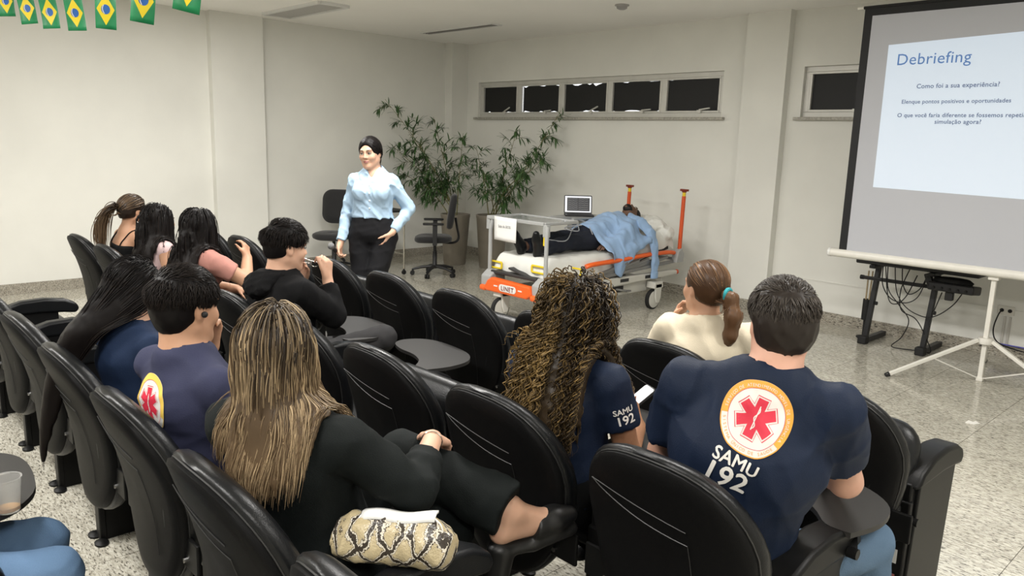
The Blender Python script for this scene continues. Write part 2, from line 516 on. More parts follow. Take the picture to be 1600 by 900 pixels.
ROWS = {1: (0.66, -1.08), 2: (1.53, -1.06), 3: (2.46, -1.08), 0: (-0.30, -1.14)}
PITCH = 0.635
SEATED = {1: (0.66, -1.08), 2: (1.53, -0.98), 3: (2.46, -0.98), 0: (-0.30, -1.14)}     # where the sitters lean

def back_y(z):           # front/back position of the tilted backrest
    t = (0.93 - z)
    return -0.08 + 0.20 * t + 0.05 * math.sin(PI * min(max((z - 0.3) / 0.63, 0), 1))

def back_outline(sc, n=44):
    """outline of the backrest in (x, z): broad rounded top, narrower foot"""
    zc, pts = 0.60, []
    for i in range(n):
        a = 2 * PI * i / n
        ca, sa = math.cos(a), math.sin(a)
        e = 2.0 / 2.7
        x = 0.278 * math.copysign(abs(ca) ** e, ca)
        z = 0.33 * math.copysign(abs(sa) ** e, sa)
        if z < 0: z *= 0.92
        k = 1.0 - 0.27 * max(0, (0.12 - z) / 0.42) ** 1.2      # narrows towards the seat
        pts.append((x * k * sc, zc + z * sc))
    return pts

def back_ring(sc, off, bulge=0.0):
    out = []
    for (x, z) in back_outline(sc):
        out.append((x, back_y(z) + off + 0.10 * (x / 0.28) ** 2 * 0.28 + bulge, z))
    return out

def build_chair(tip=True, end=False, tablet=False, both=False, left_end=False, tshift=0.0):
    """parts around the chair's base point; faces +y"""
    parts = []
    def P(o): parts.append(o); return o
    # rear shell
    mb = MB()
    mb.rings([back_ring(0.05, -0.002), back_ring(0.45, -0.002), back_ring(0.80, 0.0), back_ring(0.92, 0.006), back_ring(0.955, 0.016), back_ring(0.955, 0.03), back_ring(0.5, 0.03)])
    shell = P(mb.build('back_shell', M_shell, None, angle=60))
    # raised leaf-shaped crease of the shell
    s = MB()
    def onshell(x, z): return (x, back_y(z) - 0.004 + 0.028 * (x / 0.28) ** 2, z)
    up = [onshell(-0.205 + 0.30 * i / 12, 0.792 - 0.045 * (i / 12) ** 1.4 - 0.006 * math.sin(PI * i / 12)) for i in range(13)]
    lo = [onshell(-0.205 + 0.30 * i / 12, 0.792 - 0.085 * (i / 12) ** 0.7 - 0.012 * math.sin(PI * i / 12)) for i in range(13)]
    s.tube(up, 0.0016, 5); s.tube(lo, 0.0016, 5)
    s.tube([onshell(0.095 + 0.01 * i / 6, 0.71 - 0.28 * i / 6) for i in range(7)], 0.0012, 5)
    c = s.build('crease', M_seam, shell)
    # padded front
    mb = MB()
    mb.rings([back_ring(0.93, 0.026), back_ring(0.985, 0.034), back_ring(1.0, 0.050), back_ring(0.985, 0.072), back_ring(0.94, 0.088), back_ring(0.80, 0.10), back_ring(0.4, 0.098), back_ring(0.05, 0.095)])
    cu = P(mb.build('back_cushion', M_leather, None, angle=70))
    pp = back_ring(0.962, 0.030); s2 = MB(); s2.tube(pp + [pp[0]], 0.0028, 5, caps=False); s2.build('piping', M_seam, cu)
    # seat
    mb = MB(); rr = round_rect(0.50, 0.46, 0.09, 5)
    def sring(sc, h): return [Vector((u * sc, v * sc, h)) for u, v in rr]
    rings = [sring(0.3, -0.035), sring(0.9, -0.035), sring(0.985, -0.02), sring(1.0, 0.005), sring(0.97, 0.035), sring(0.86, 0.052), sring(0.5, 0.058), sring(0.1, 0.058)]
    if tip: Mx = Matrix.Translation((0, 0.20, 0.555)) @ Matrix.Rotation(math.radians(72), 4, 'X')
    else: Mx = Matrix.Translation((0, 0.385, 0.405)) @ Matrix.Rotation(math.radians(3), 4, 'X')
    mb.rings([[Mx @ p for p in r] for r in rings])
    P(mb.build('seat', M_leather, None, angle=70))
    # stand(s) with armrest: the one on the chair's right hand side is shared with its neighbour
    sides = [1] + ([-1] if (both or left_end) else [])
    for sd in sides:
        xs = sd * (PITCH / 2 - (0.075 if end and sd == 1 else 0))
        st = MB()
        st.box((xs, 0.325, 0.30), (0.048, 0.33, 0.60)); st.box((xs, 0.165, 0.27), (0.058, 0.028, 0.54))
        stand = P(st.build('stand', M_stand, None, smooth=False, bevel=0.006))
        for fx in (-0.045, 0.045):
            for fy in (0.150, 0.470):
                MB().lathe([(0.002, 0), (0.036, 0), (0.036, 0.008), (0.018, 0.016), (0.002, 0.017)], (xs + fx, fy, 0), 12, 1, 0.75).build('foot', M_stand, stand)
        for zz, mm in ((0.34, M_stk), (0.25, M_stk2)): MB().box((xs, 0.1495, zz), (0.016, 0.002, 0.05)).build('sticker', mm, stand, smooth=False)
        # armrest pad: arched top, overhanging nose
        big = end and sd == 1 or (left_end and sd == -1)
        prof = [(0.16, 0.585), (0.20, 0.635), (0.30, 0.665), (0.42, 0.670), (0.53, 0.655), (0.59, 0.625), (0.605, 0.59), (0.585, 0.565), (0.52, 0.575), (0.40, 0.585)]
        wd = 0.046 if big else 0.036
        ap = MB(); ap.prism(prof, lambda u, v, t, xs=xs: (xs + t, u, v), -wd, wd)
        a = ap.build('armrest', M_stand if big else M_leather, None, angle=50, bevel=0.014, seg=3); fix_normals(a); P(a)
        if big:
            pn = MB(); pn.prism([(0.16, 0.05), (0.20, 0.60), (0.42, 0.62), (0.545, 0.585), (0.50, 0.05)], lambda u, v, t, xs=xs: (xs + t, u, v), -0.038, 0.038)
            q = pn.build('side_panel', M_stand, None, smooth=False, bevel=0.006); fix_normals(q); P(q)
    # brackets that carry the back
    for sd in (-1, 1):
        br = MB(); br.box((sd * 0.235, 0.095, 0.475), (0.13, 0.012, 0.10))
        b = P(br.build('bracket', M_stand, None, smooth=False, bevel=0.004))
        for dz in (-0.025, 0.025): MB().cyl((sd * 0.215, 0.091, 0.475 + dz), (sd * 0.215, 0.081, 0.475 + dz), 0.008, n=10).build('bolt', M_steel, b)
    rod = MB(); rod.cyl((-PITCH / 2 + 0.024, 0.175, 0.47), (PITCH / 2 - 0.024, 0.175, 0.47), 0.014, n=10)
    P(rod.build('crossbar', M_stand, None))
    if tablet:
        tb = MB()
        poly = [(0.30, 0.48), (0.33, 0.60), (0.31, 0.72), (0.22, 0.80), (0.08, 0.83), (-0.06, 0.83), (-0.15, 0.79), (-0.19, 0.71), (-0.16, 0.64), (-0.06, 0.60), (0.06, 0.59), (0.16, 0.55), (0.23, 0.48)]
        pl = [(p.x, p.y) for p in spline([(u, v, 0) for u, v in poly] + [(0.30, 0.48, 0)], 4)][:-1]
        tb.prism(pl, lambda u, v, t: (u + tshift, v - abs(tshift) * .35, t), 0.648, 0.664)
        q = P(tb.build('writing_tablet', M_tab, None, angle=40)); fix_normals(q)
        ar = MB(); ar.bar((0.30, 0.50, 0.60), (0.26, 0.58, 0.645), 0.03, 0.012); ar.cyl((PITCH / 2, 0.50, 0.60), (0.29, 0.50, 0.60), 0.016, n=8)
        P(ar.build('tablet_arm', M_stand, None))
    return parts

_chair_cache = {}
def chair(row, k, label, tip=True, end=False, tablet=False, both=False, left_end=False, tshift=0.0):
    ry, x0_ = ROWS[row]
    key = (tip, end, tablet, both, left_end, tshift)
    root = thing('auditorium_chair', label, 'chair', (x0_ - PITCH * k, ry, 0), 0, 'black auditorium chairs')
    if key not in _chair_cache:
        ps = build_chair(*key)
        _chair_cache[key] = ps
        for p in ps: p.parent = root
    else:
        for p in _chair_cache[key]: copy_tree(p, root)
    return root

# row nearest the camera
chair(1, 0, 'empty black auditorium chair below the snakeskin pouch at the lower picture edge', tip=False)
chair(1, 1, 'black auditorium chair holding the woman with blonde streaked hair', tip=False)
chair(1, 2, 'black auditorium chair holding the young man in the dull navy tee', tip=False)
chair(1, 3, 'black auditorium chair behind the girl with very long black hair', tip=False)
chair(1, 4, 'empty black auditorium chair at the left picture edge, left of the long haired girl', tip=False)
for _k, _w in ((5, 'nearest of three'), (6, 'middle of three'), (7, 'farthest of three')): chair(1, _k, 'black auditorium chair at the left picture edge showing its armrest, ' + _w, tip=False)
# middle row
chair(2, 0, 'black auditorium chair holding the man in the lettered navy shirt', tip=False, end=True, tablet=True)
chair(2, 1, 'black auditorium chair holding the curly haired woman', tip=False, tablet=True)
chair(2, 2, 'empty black auditorium chair just left of the curly haired woman')
chair(2, 3, 'empty black auditorium chair with open writing tablet, behind the blonde streaked head', tip=False, tablet=True)
chair(2, 4, 'black auditorium chair holding the young man in the black hoodie', tip=False, tablet=True)
chair(2, 5, 'empty black auditorium chair between the hoodie man and the woman in rose')
chair(2, 6, 'black auditorium chair holding the woman in the rose tee', tip=False)
chair(2, 7, 'black auditorium chair holding the woman in the pale pink tank top', tip=False)
chair(2, 8, 'black auditorium chair at the wall end, under the woman in a strappy top', tip=False, left_end=True)
# front row
chair(3, 0, 'empty black auditorium chair with solid side panel ending the front row', end=True)
chair(3, 1, 'black auditorium chair holding the woman in the cream tee', tip=False)
chair(3, 2, 'empty black auditorium chair hidden behind the curly hair')
chair(3, 3, 'empty black auditorium chair standing before the foot of the stretcher')
chair(3, 4, 'empty black auditorium chair below the black swivel chair')
chair(3, 5, 'empty black auditorium chair next to the standing woman')
chair(3, 6, 'empty black auditorium chair behind the raised hand with the glasses')
chair(3, 7, 'empty black auditorium chair before the woman in rose, partly hidden by her hand')
chair(3, 8, 'empty black auditorium chair at the wall end of the front row', left_end=True)
# row behind the camera side: only a writing tablet and knees reach the picture
chair(0, 2, 'black auditorium chair at the lower left corner with a writing tablet', tip=False, tablet=True, tshift=-0.20)

# ================================================================== projection screen on its tripod
M_screen_black = mat('screen_border_black', (0.006, 0.006, 0.007), rough=0.6)
M_screen = mat('screen_fabric', (0.465, 0.475, 0.515), rough=0.75, bump=0.05, bscale=500)
M_slide = mat('projected_slide', (0.5, 0.52, 0.56), rough=0.8, emit=(0.66, 0.83, 1.0), estr=0.40)
M_txt_dark = mat('slide_text_grey', (0.10, 0.13, 0.22), rough=0.8, emit=(0.12, 0.17, 0.30), estr=0.5)
M_txt_blue = mat('slide_text_blue', (0.08, 0.16, 0.34), rough=0.8, emit=(0.05, 0.13, 0.32), estr=0.6)
M_tripod = mat('tripod_white_paint', (0.74, 0.72, 0.66), rough=0.35, noise=0.04, nscale=12)
M_rubber = mat('black_rubber', (0.01, 0.01, 0.01), rough=0.7)
sx, sy = -1.64, 6.45
scr = thing('projection_screen', 'white tripod projection screen showing the debriefing slide', 'projection screen', (sx, sy, 0))
XA, XB, ZA, ZB = -1.15, 1.15, 0.86, 2.78
mb = MB().box((0, -0.05, (ZA + ZB) / 2), (XB - XA, 0.006, ZB - ZA)); mb.build('screen_border', M_screen_black, scr, smooth=False)
fab = MB().box((0, -0.0545, (ZA + ZB - 0.06) / 2), (XB - XA - 0.13, 0.003, ZB - ZA - 0.06)).build('screen_fabric', M_screen, scr, smooth=False)
slide = MB().prism([(-0.93, 1.395), (0.93, 1.36), (0.95, 2.56), (-0.935, 2.49)], lambda u, v, t: (u, -0.0565 - t, v), 0, 0.0008).build('projected_slide', M_slide, fab, smooth=False)
fix_normals(slide)
def slide_text(t, xl, xr, zb, m, thin=0.0):
    vs, fs = text_mesh(t, 1.0, bold=thin, spacing=1.04)
    a = min(v.x for v in vs); b = max(v.x for v in vs)
    k = (xr - xl) / (b - a)
    me = mesh_obj('lettering', [((v.x - a) * k + xl - sx, -0.0580, v.y * k + zb) for v in vs], fs, m, slide, smooth=False)
    return me
slide_text('Debriefing', -2.494, -1.979, 2.335, M_txt_blue, 0.0)
slide_text('Como foi a sua experiência?', -2.331, -1.773, 2.157, M_txt_dark, 0.012)
slide_text('Elenque pontos positivos e oportunidades', -2.426, -1.687, 2.045, M_txt_dark, 0.012)
slide_text('O que você faria diferente se fossemos repetir a', -2.447, -1.55, 1.943, M_txt_dark, 0.012)
slide_text('simulação agora?', -2.172, -1.858, 1.895, M_txt_dark, 0.012)
cs = MB(); cs.cyl((-1.22, -0.045, 0.835), (1.22, -0.045, 0.835), 0.034, n=16); cs.build('screen_case', M_tripod, scr)
ec = MB(); ec.cyl((-1.235, -0.045, 0.835), (-1.215, -0.045, 0.835), 0.037, n=16); ec.cyl((1.215, -0.045, 0.835), (1.235, -0.045, 0.835), 0.037, n=16); ec.build('case_cap', M_white, scr)
tb = MB(); tb.cyl((-1.16, -0.05, ZB + 0.006), (1.16, -0.05, ZB + 0.006), 0.012, n=10); tb.build('top_rod', M_screen_black, scr)
tk = MB(); tk.cyl((-1.21, -0.05, ZB + 0.006), (-1.16, -0.05, ZB + 0.006), 0.010, n=10); tk.build('rod_tip', M_tripod, scr)
pl = MB(); pl.bar((0, 0, 0.02), (0, 0, 2.85), 0.032, 0.032); pl.build('pole', M_tripod, scr, smooth=False, bevel=0.004)
cl = MB(); cl.lathe([(0.02, 0.29), (0.05, 0.29), (0.055, 0.31), (0.05, 0.335), (0.02, 0.335)], n=14); cl.build('collar', M_tripod, scr)
cl = MB(); cl.box((0, 0, 0.015), (0.045, 0.045, 0.03)); cl.box((0, -0.01, 0.80), (0.07, 0.06, 0.05)); cl.build('pole_bracket', M_tripod, scr, smooth=False, bevel=0.004)
for (fx, fy) in ((-0.50, -0.47), (0.64, -0.17), (-0.14, 0.62)):
    h = Vector((fx * 0.08, fy * 0.08, 0.315)); f = Vector((fx, fy, 0.014))
    lg = MB(); lg.bar(h, f, 0.026, 0.026); leg = lg.build('leg', M_tripod, scr, smooth=False, bevel=0.003)
    ft = MB(); d = (f - h).normalized(); ft.cyl(f - d * 0.02, f + d * 0.012, 0.019, 0.016, n=10); ft.build('rubber_foot', M_rubber, leg)
    br = MB(); br.bar(h.lerp(f, 0.5), (fx * 0.02, fy * 0.02, 0.02), 0.014, 0.008); br.build('brace', M_tripod, scr, smooth=False)

# ================================================================== keyboard stand behind the screen
M_kb = mat('keyboard_black', (0.010, 0.010, 0.011), rough=0.45, bump=0.1)
kst = thing('keyboard_stand', 'black metal keyboard stand behind the projection screen', 'stand', (-2.45, 6.98, 0))
for lx in (-0.24, 0.24):
    lg = MB(); lg.bar((lx, -0.08, 0.03), (lx + 0.02, 0.0, 0.70), 0.05, 0.04); leg = lg.build('leg', M_kb, kst, smooth=False, bevel=0.005)
    ft = MB(); ft.bar((lx, -0.13, 0.028), (lx, 0.33, 0.028), 0.05, 0.045); ft.build('foot', M_kb, kst, smooth=False, bevel=0.006)
    fc = MB(); fc.box((lx, -0.12, 0.035), (0.075, 0.08, 0.07)); fc.build('foot_cap', M_rubber, kst, smooth=False, bevel=0.01)
    kn = MB(); kn.cyl((lx + 0.025, -0.03, 0.36), (lx + 0.05, -0.03, 0.36), 0.016, n=10); kn.build('knob', M_rubber, leg)
    ar = MB(); ar.bar((lx + 0.02, -0.16, 0.695), (lx + 0.02, 0.20, 0.695), 0.05, 0.03); ar.build('support_arm', M_kb, kst, smooth=False, bevel=0.005)
cb = MB(); cb.bar((-0.34, -0.03, 0.575), (0.27, -0.03, 0.575), 0.03, 0.03); cb.build('crossbar', M_kb, kst, smooth=False, bevel=0.004)
cb = MB(); cb.cyl((-0.36, -0.03, 0.575), (-0.33, -0.03, 0.575), 0.02, n=10); cb.build('end_cap', M_rubber, kst)
kb = thing('keyboard', 'dark electronic keyboard lying on the black stand under the screen edge', 'keyboard', (-2.33, 6.98, 0.711))
k1 = MB(); k1.box((0, 0.0, 0.035), (0.98, 0.30, 0.07)); k1.build('keyboard_body', M_kb, kb, smooth=False, bevel=0.012)
k2 = MB(); k2.box((0, -0.07, 0.072), (0.90, 0.13, 0.012)); k2.build('key_strip', mat('key_white', (0.55, 0.55, 0.52), rough=0.4), kb, smooth=False)
mx = thing('audio_mixer', 'small black mixer clipped to the right end of the keyboard stand', 'mixer', (-2.02, 6.86, 0.555))
m1 = MB(); m1.box((0, 0.0, 0.05), (0.34, 0.22, 0.07), Matrix.Rotation(-0.12, 3, 'X')); m1.build('mixer_body', M_kb, mx, smooth=False, bevel=0.012)
m2 = MB(); m2.lathe([(0.01, 0.08), (0.13, 0.085), (0.14, 0.10), (0.11, 0.125), (0.01, 0.13)], (-0.02, 0.02, 0), 18, 1.1, 0.7); m2.build('cable_coil', M_rubber, mx)
m3 = MB(); m3.box((-0.01, -0.06, -0.01), (0.06, 0.05, 0.07)); m3.build('plug', M_kb, mx, smooth=False, bevel=0.008)
m3 = MB(); m3.bar((-0.17, 0.02, 0.02), (-0.22, 0.02, 0.14), 0.05, 0.05); m3.build('clamp', M_kb, mx, smooth=False, bevel=0.008)
for i in range(5): 
    mm = MB(); mm.cyl((-0.12 + 0.06 * i, -0.115, 0.055), (-0.12 + 0.06 * i, -0.128, 0.055), 0.010, n=8); mm.build('knob', M_rubber, mx)
rc = random.Random(3)
cables = [[(-2.62, 6.93, .70), (-2.58, 6.86, .55), (-2.50, 6.86, .44), (-2.38, 6.87, .42), (-2.30, 6.90, .48), (-2.26, 6.92, .62)],
          [(-2.58, 6.93, .70), (-2.53, 6.86, .52), (-2.42, 6.84, .40), (-2.33, 6.85, .28), (-2.38, 6.88, .12), (-2.46, 6.90, .02), (-2.36, 6.93, .008), (-2.24, 7.0, .008)],
          [(-2.52, 6.93, .70), (-2.46, 6.87, .50), (-2.36, 6.86, .38), (-2.22, 6.86, .33), (-2.12, 6.86, .36), (-2.02, 6.88, .46), (-1.97, 6.9, .56)],
          [(-2.46, 6.93, .70), (-2.42, 6.87, .58), (-2.36, 6.86, .50), (-2.28, 6.88, .56), (-2.25, 6.93, .69)],
          [(-2.40, 6.93, .70), (-2.43, 6.87, .52), (-2.40, 6.85, .36), (-2.28, 6.86, .30), (-2.20, 6.90, .16), (-2.16, 6.95, .02), (-2.30, 7.02, .008)],
          [(-2.10, 6.84, .56), (-2.13, 6.82, .42), (-2.16, 6.82, .30), (-2.15, 6.82, .26)],
          [(-2.60, 6.93, .70), (-2.52, 6.86, .44), (-2.45, 6.86, .40), (-2.38, 6.87, .48), (-2.33, 6.92, .66)]]
descr = ['short loop of black cable under the left of the keyboard', 'black cable hanging from the keyboard down to the floor', 'black cable sagging from the keyboard across to the mixer',
         'small black cable loop high under the keyboard', 'black cable dropping behind the right stand leg to the floor', 'short black plug lead dangling below the mixer', 'tight loop of black cable beside the left stand leg']
for c, dsc in zip(cables, descr):
    o = MB().tube(spline(c, 8), 0.0045, 6).build('cable', M_rubber); tag(o, dsc, 'cable', 'cables under the keyboard')
sk = thing('drumstick_holder', 'black holder with pale wooden sticks behind the stand leg', 'stick holder', (-2.78, 7.08, 0))
h = MB(); h.lathe([(0.035, 0.17), (0.035, 0.36), (0.030, 0.36), (0.030, 0.19), (0.001, 0.19)], n=12); h.bar((0, 0, 0), (0, 0, 0.18), 0.02, 0.02); h.lathe([(0.001, 0), (0.06, 0), (0.06, 0.015), (0.001, 0.02)], n=12); h.build('holder', M_rubber, sk)
for i in range(2): 
    q = MB(); q.cyl((-0.012 + 0.024 * i, 0, 0.20), (-0.015 + 0.035 * i, 0, 0.62), 0.008, 0.007, n=8); q.build('stick', mat('stick_wood', (0.42, 0.33, 0.20), rough=0.5, noise=0.2), sk)

# wall socket and its lead
so = thing('wall_socket', 'white double wall socket low on the wall beside the tripod', 'socket', (-1.76, YB - 0.001, 0.40))
MB().box((0, -0.006, 0), (0.125, 0.010, 0.075)).build('socket_plate', mat('socket_white', (0.66, 0.64, 0.58), rough=0.35), so, smooth=False, bevel=0.004)
for dx in (-0.03, 0.03): 
    q = MB(); q.cyl((dx, -0.011, 0), (dx, -0.014, 0), 0.016, n=12); q.build('outlet', M_rubber, so)
bx_ = thing('cable_trunking', 'pale cable trunking running down the wall below the socket', 'trunking', (-1.74, YB - 0.001, 0.0))
for dx in (-0.02, 0.02): MB().box((dx, -0.008, 0.23), (0.016, 0.014, 0.24)).build('duct', mat('trunk_grey', (0.50, 0.48, 0.44), rough=0.4), bx_, smooth=False)
o = MB().tube(spline([(-1.79, 7.375, .40), (-1.80, 7.33, .36), (-1.82, 7.33, .24), (-1.79, 7.32, .15), (-1.70, 7.31, .11), (-1.5, 7.32, .08), (-1.1, 7.33, .012)], 8), 0.006, 6).build('power_lead', M_rubber)
tag(o, 'black power lead plugged into the low wall socket', 'cable')
o = MB().tube(spline([(-1.82, 7.35, .118), (-1.6, 7.34, .12), (-1.2, 7.35, .118), (-0.6, 7.35, .118)], 6), 0.006, 6).build('blue_lead', mat('lead_blue', (0.10, 0.10, 0.42), rough=0.4))
tag(o, 'blue lead lying along the skirting below the socket', 'cable')
o = MB().prism([(0, 0), (0.05, 0.01), (0.07, 0.05), (0.035, 0.08), (0.03, 0.05), (0.0, 0.06)], lambda u, v, t: (-1.40 + u, 5.33 + v, t), 0.001, 0.006).build('paper_scrap', mat('scrap_white', (0.75, 0.73, 0.68), rough=0.7), smooth=False)
fix_normals(o); tag(o, 'scrap of white paper on the floor in front of the tripod', 'paper')

# ================================================================== task chairs and rolling table
M_fab = mat('chair_fabric_black', (0.012, 0.012, 0.013), rough=0.85, bump=0.3, bscale=600, sheen=0.2)
M_plast = mat('chair_plastic_black', (0.013, 0.013, 0.014), rough=0.45)
def task_chair(x, y, rz, label, arms):
    r = thing('swivel_chair', label, 'chair', (x, y, 0), rz, 'black swivel chairs')
    for k in range(5):
        a = 2 * PI * k / 5 + 0.3
        p = Vector((math.cos(a), math.sin(a), 0))
        sp = MB(); sp.tube([p * 0.02 + V(0, 0, .115), p * 0.15 + V(0, 0, .105), p * 0.27 + V(0, 0, .075)], [0.03, 0.026, 0.02], 8, flat=0.7)
        s_ = sp.build('base_spoke', M_plast, r)
        w_ = MB(); t = Vector((-p.y, p.x, 0)); q = p * 0.275 + V(0, 0, 0.028)
        w_.cyl(q - t * 0.024, q - t * 0.006, 0.028, n=12); w_.cyl(q + t * 0.006, q + t * 0.024, 0.028, n=12); w_.cyl(p * 0.27 + V(0, 0, 0.04), p * 0.27 + V(0, 0, 0.08), 0.012, n=8)
        w_.build('caster', M_rubber, s_)
    c = MB(); c.lathe([(0.03, 0.09), (0.035, 0.13), (0.028, 0.14), (0.028, 0.30), (0.02, 0.30), (0.02, 0.40), (0.07, 0.41), (0.07, 0.43)], n=14); c.build('gas_lift', M_plast, r)
    rr = round_rect(0.47, 0.46, 0.16, 6)
    sr = lambda s, h: [Vector((u * s, v * s + 0.02, h - 0.05 * max(0, (v - 0.08)) ** 2 * 8)) for u, v in rr]
    mb = MB(); mb.rings([sr(.3, .425), sr(.85, .425), sr(.97, .44), sr(1, .462), sr(.97, .485), sr(.85, .50), sr(.4, .505), sr(.05, .505)]); mb.build('seat', M_fab, r, angle=70)
    rb = round_rect(0.42, 0.42, 0.12, 6)
    def br(s, d):
        return [Vector((u * s, -0.215 + d - 0.06 * (v * s) / 0.42 + 0.10 * (u * s) ** 2, 0.80 + v * s)) for u, v in rb]
    mb = MB(); mb.rings([br(.05, -.03), br(.6, -.03), br(.92, -.025), br(1.0, -.005), br(1.0, .02), br(.95, .045), br(.6, .055), br(.05, .055)]); mb.build('backrest', M_fab, r, angle=70)
    sb_ = MB(); sb_.tube(spline([(0, -0.05, .42), (0, -0.22, .41), (0, -0.29, .47), (0, -0.27, .60), (0, -0.25, .72)], 5), 0.03, 8, flat=0.5); sb_.build('back_stem', M_plast, r)
    if arms:
        for sd in (-1, 1):
            a = MB(); a.bar((sd * 0.20, 0.0, 0.42), (sd * 0.285, 0.0, 0.42), 0.05, 0.02); a.bar((sd * 0.285, 0, 0.41), (sd * 0.285, 0.0, 0.655), 0.055, 0.025); a.build('arm_post', M_plast, r, smooth=False, bevel=0.006)
            q = MB(); q.prism(round_rect(0.075, 0.25, 0.034, 5), lambda u, v, t, sd=sd: (sd * 0.285 + u, v + 0.02, t), 0.655, 0.68); o = q.build('arm_pad', M_plast, r, bevel=0.006); fix_normals(o)
    return r
task_chair(-7.55, 5.83, math.radians(142), 'black swivel chair with armrests standing before the bamboo pots', True)
task_chair(-8.42, 4.93, math.radians(-140), 'black armless swivel chair against the wall behind the standing woman', False)

rt = thing('rolling_table', 'small rolling table on thin chrome legs behind the standing woman', 'table', (-8.1, 5.38, 0))
M_chrome = mat('chrome_tube', (0.62, 0.60, 0.55), rough=0.2, metal=1.0)
q = MB(); q.box((0, 0, 0.79), (0.66, 0.42, 0.025)); q.build('table_top', M_plast, rt, smooth=False, bevel=0.004)
for ax in (-0.29, 0.29):
    for ay in (-0.17, 0.17):
        q = MB(); q.cyl((ax, ay, 0.06), (ax, ay, 0.78), 0.010, n=8); l_ = q.build('leg', M_chrome, rt)
        q = MB(); q.cyl((ax - 0.012, ay, 0.028), (ax + 0.012, ay, 0.028), 0.028, n=12); q.cyl((ax, ay, 0.03), (ax, ay, 0.07), 0.012, n=8); q.build('caster', M_rubber, l_)
q = MB(); q.bar((-0.29, 0.17, 0.25), (0.29, 0.17, 0.25), 0.016, 0.016); q.build('stretcher_bar', M_chrome, rt, smooth=False)
pp = thing('paper_stack', 'white sheets standing on the small rolling table behind the woman', 'papers', (-8.28, 5.3, 0.803))
for i in range(3): MB().box((0.0, 0.01 * i, 0.09), (0.15, 0.003, 0.18), Matrix.Rotation(0.15 + 0.05 * i, 3, 'X')).build('sheet', mat('paper_white', (0.78, 0.78, 0.76), rough=0.7), pp, smooth=False)

# ================================================================== potted bamboos
M_pot = mat('pot_taupe', (0.215, 0.19, 0.15), rough=0.5, noise=0.08, nscale=6, bump=0.08, bscale=80)
M_soil = mat('potting_soil', (0.03, 0.022, 0.015), rough=0.95, bump=0.6, bscale=60)
M_cane = mat('bamboo_cane', (0.20, 0.19, 0.075), rough=0.5, noise=0.3, nscale=25)
M_leaf = mat('bamboo_leaf', (0.085, 0.17, 0.055), rough=0.45, noise=0.5, nscale=14, col2=(0.035, 0.085, 0.025))
def leaf_mesh():
    N = 5; vs, fs = [], []
    for i in range(N + 1):
        t = i / N
        wd = 0.0105 * math.sin(PI * min(1, t * 0.92 + 0.06)) ** 0.8 if i < N else 0.0004
        y = 0.125 * t; z = -0.028 * t * t
        vs += [(-wd, y, z + 0.002), (0, y, z), (wd, y, z + 0.002)]
    for i in range(N):
        a = i * 3
        fs += [(a, a + 1, a + 4, a + 3), (a + 1, a + 2, a + 5, a + 4)]
    return vs, fs
_lv, _lf = leaf_mesh()
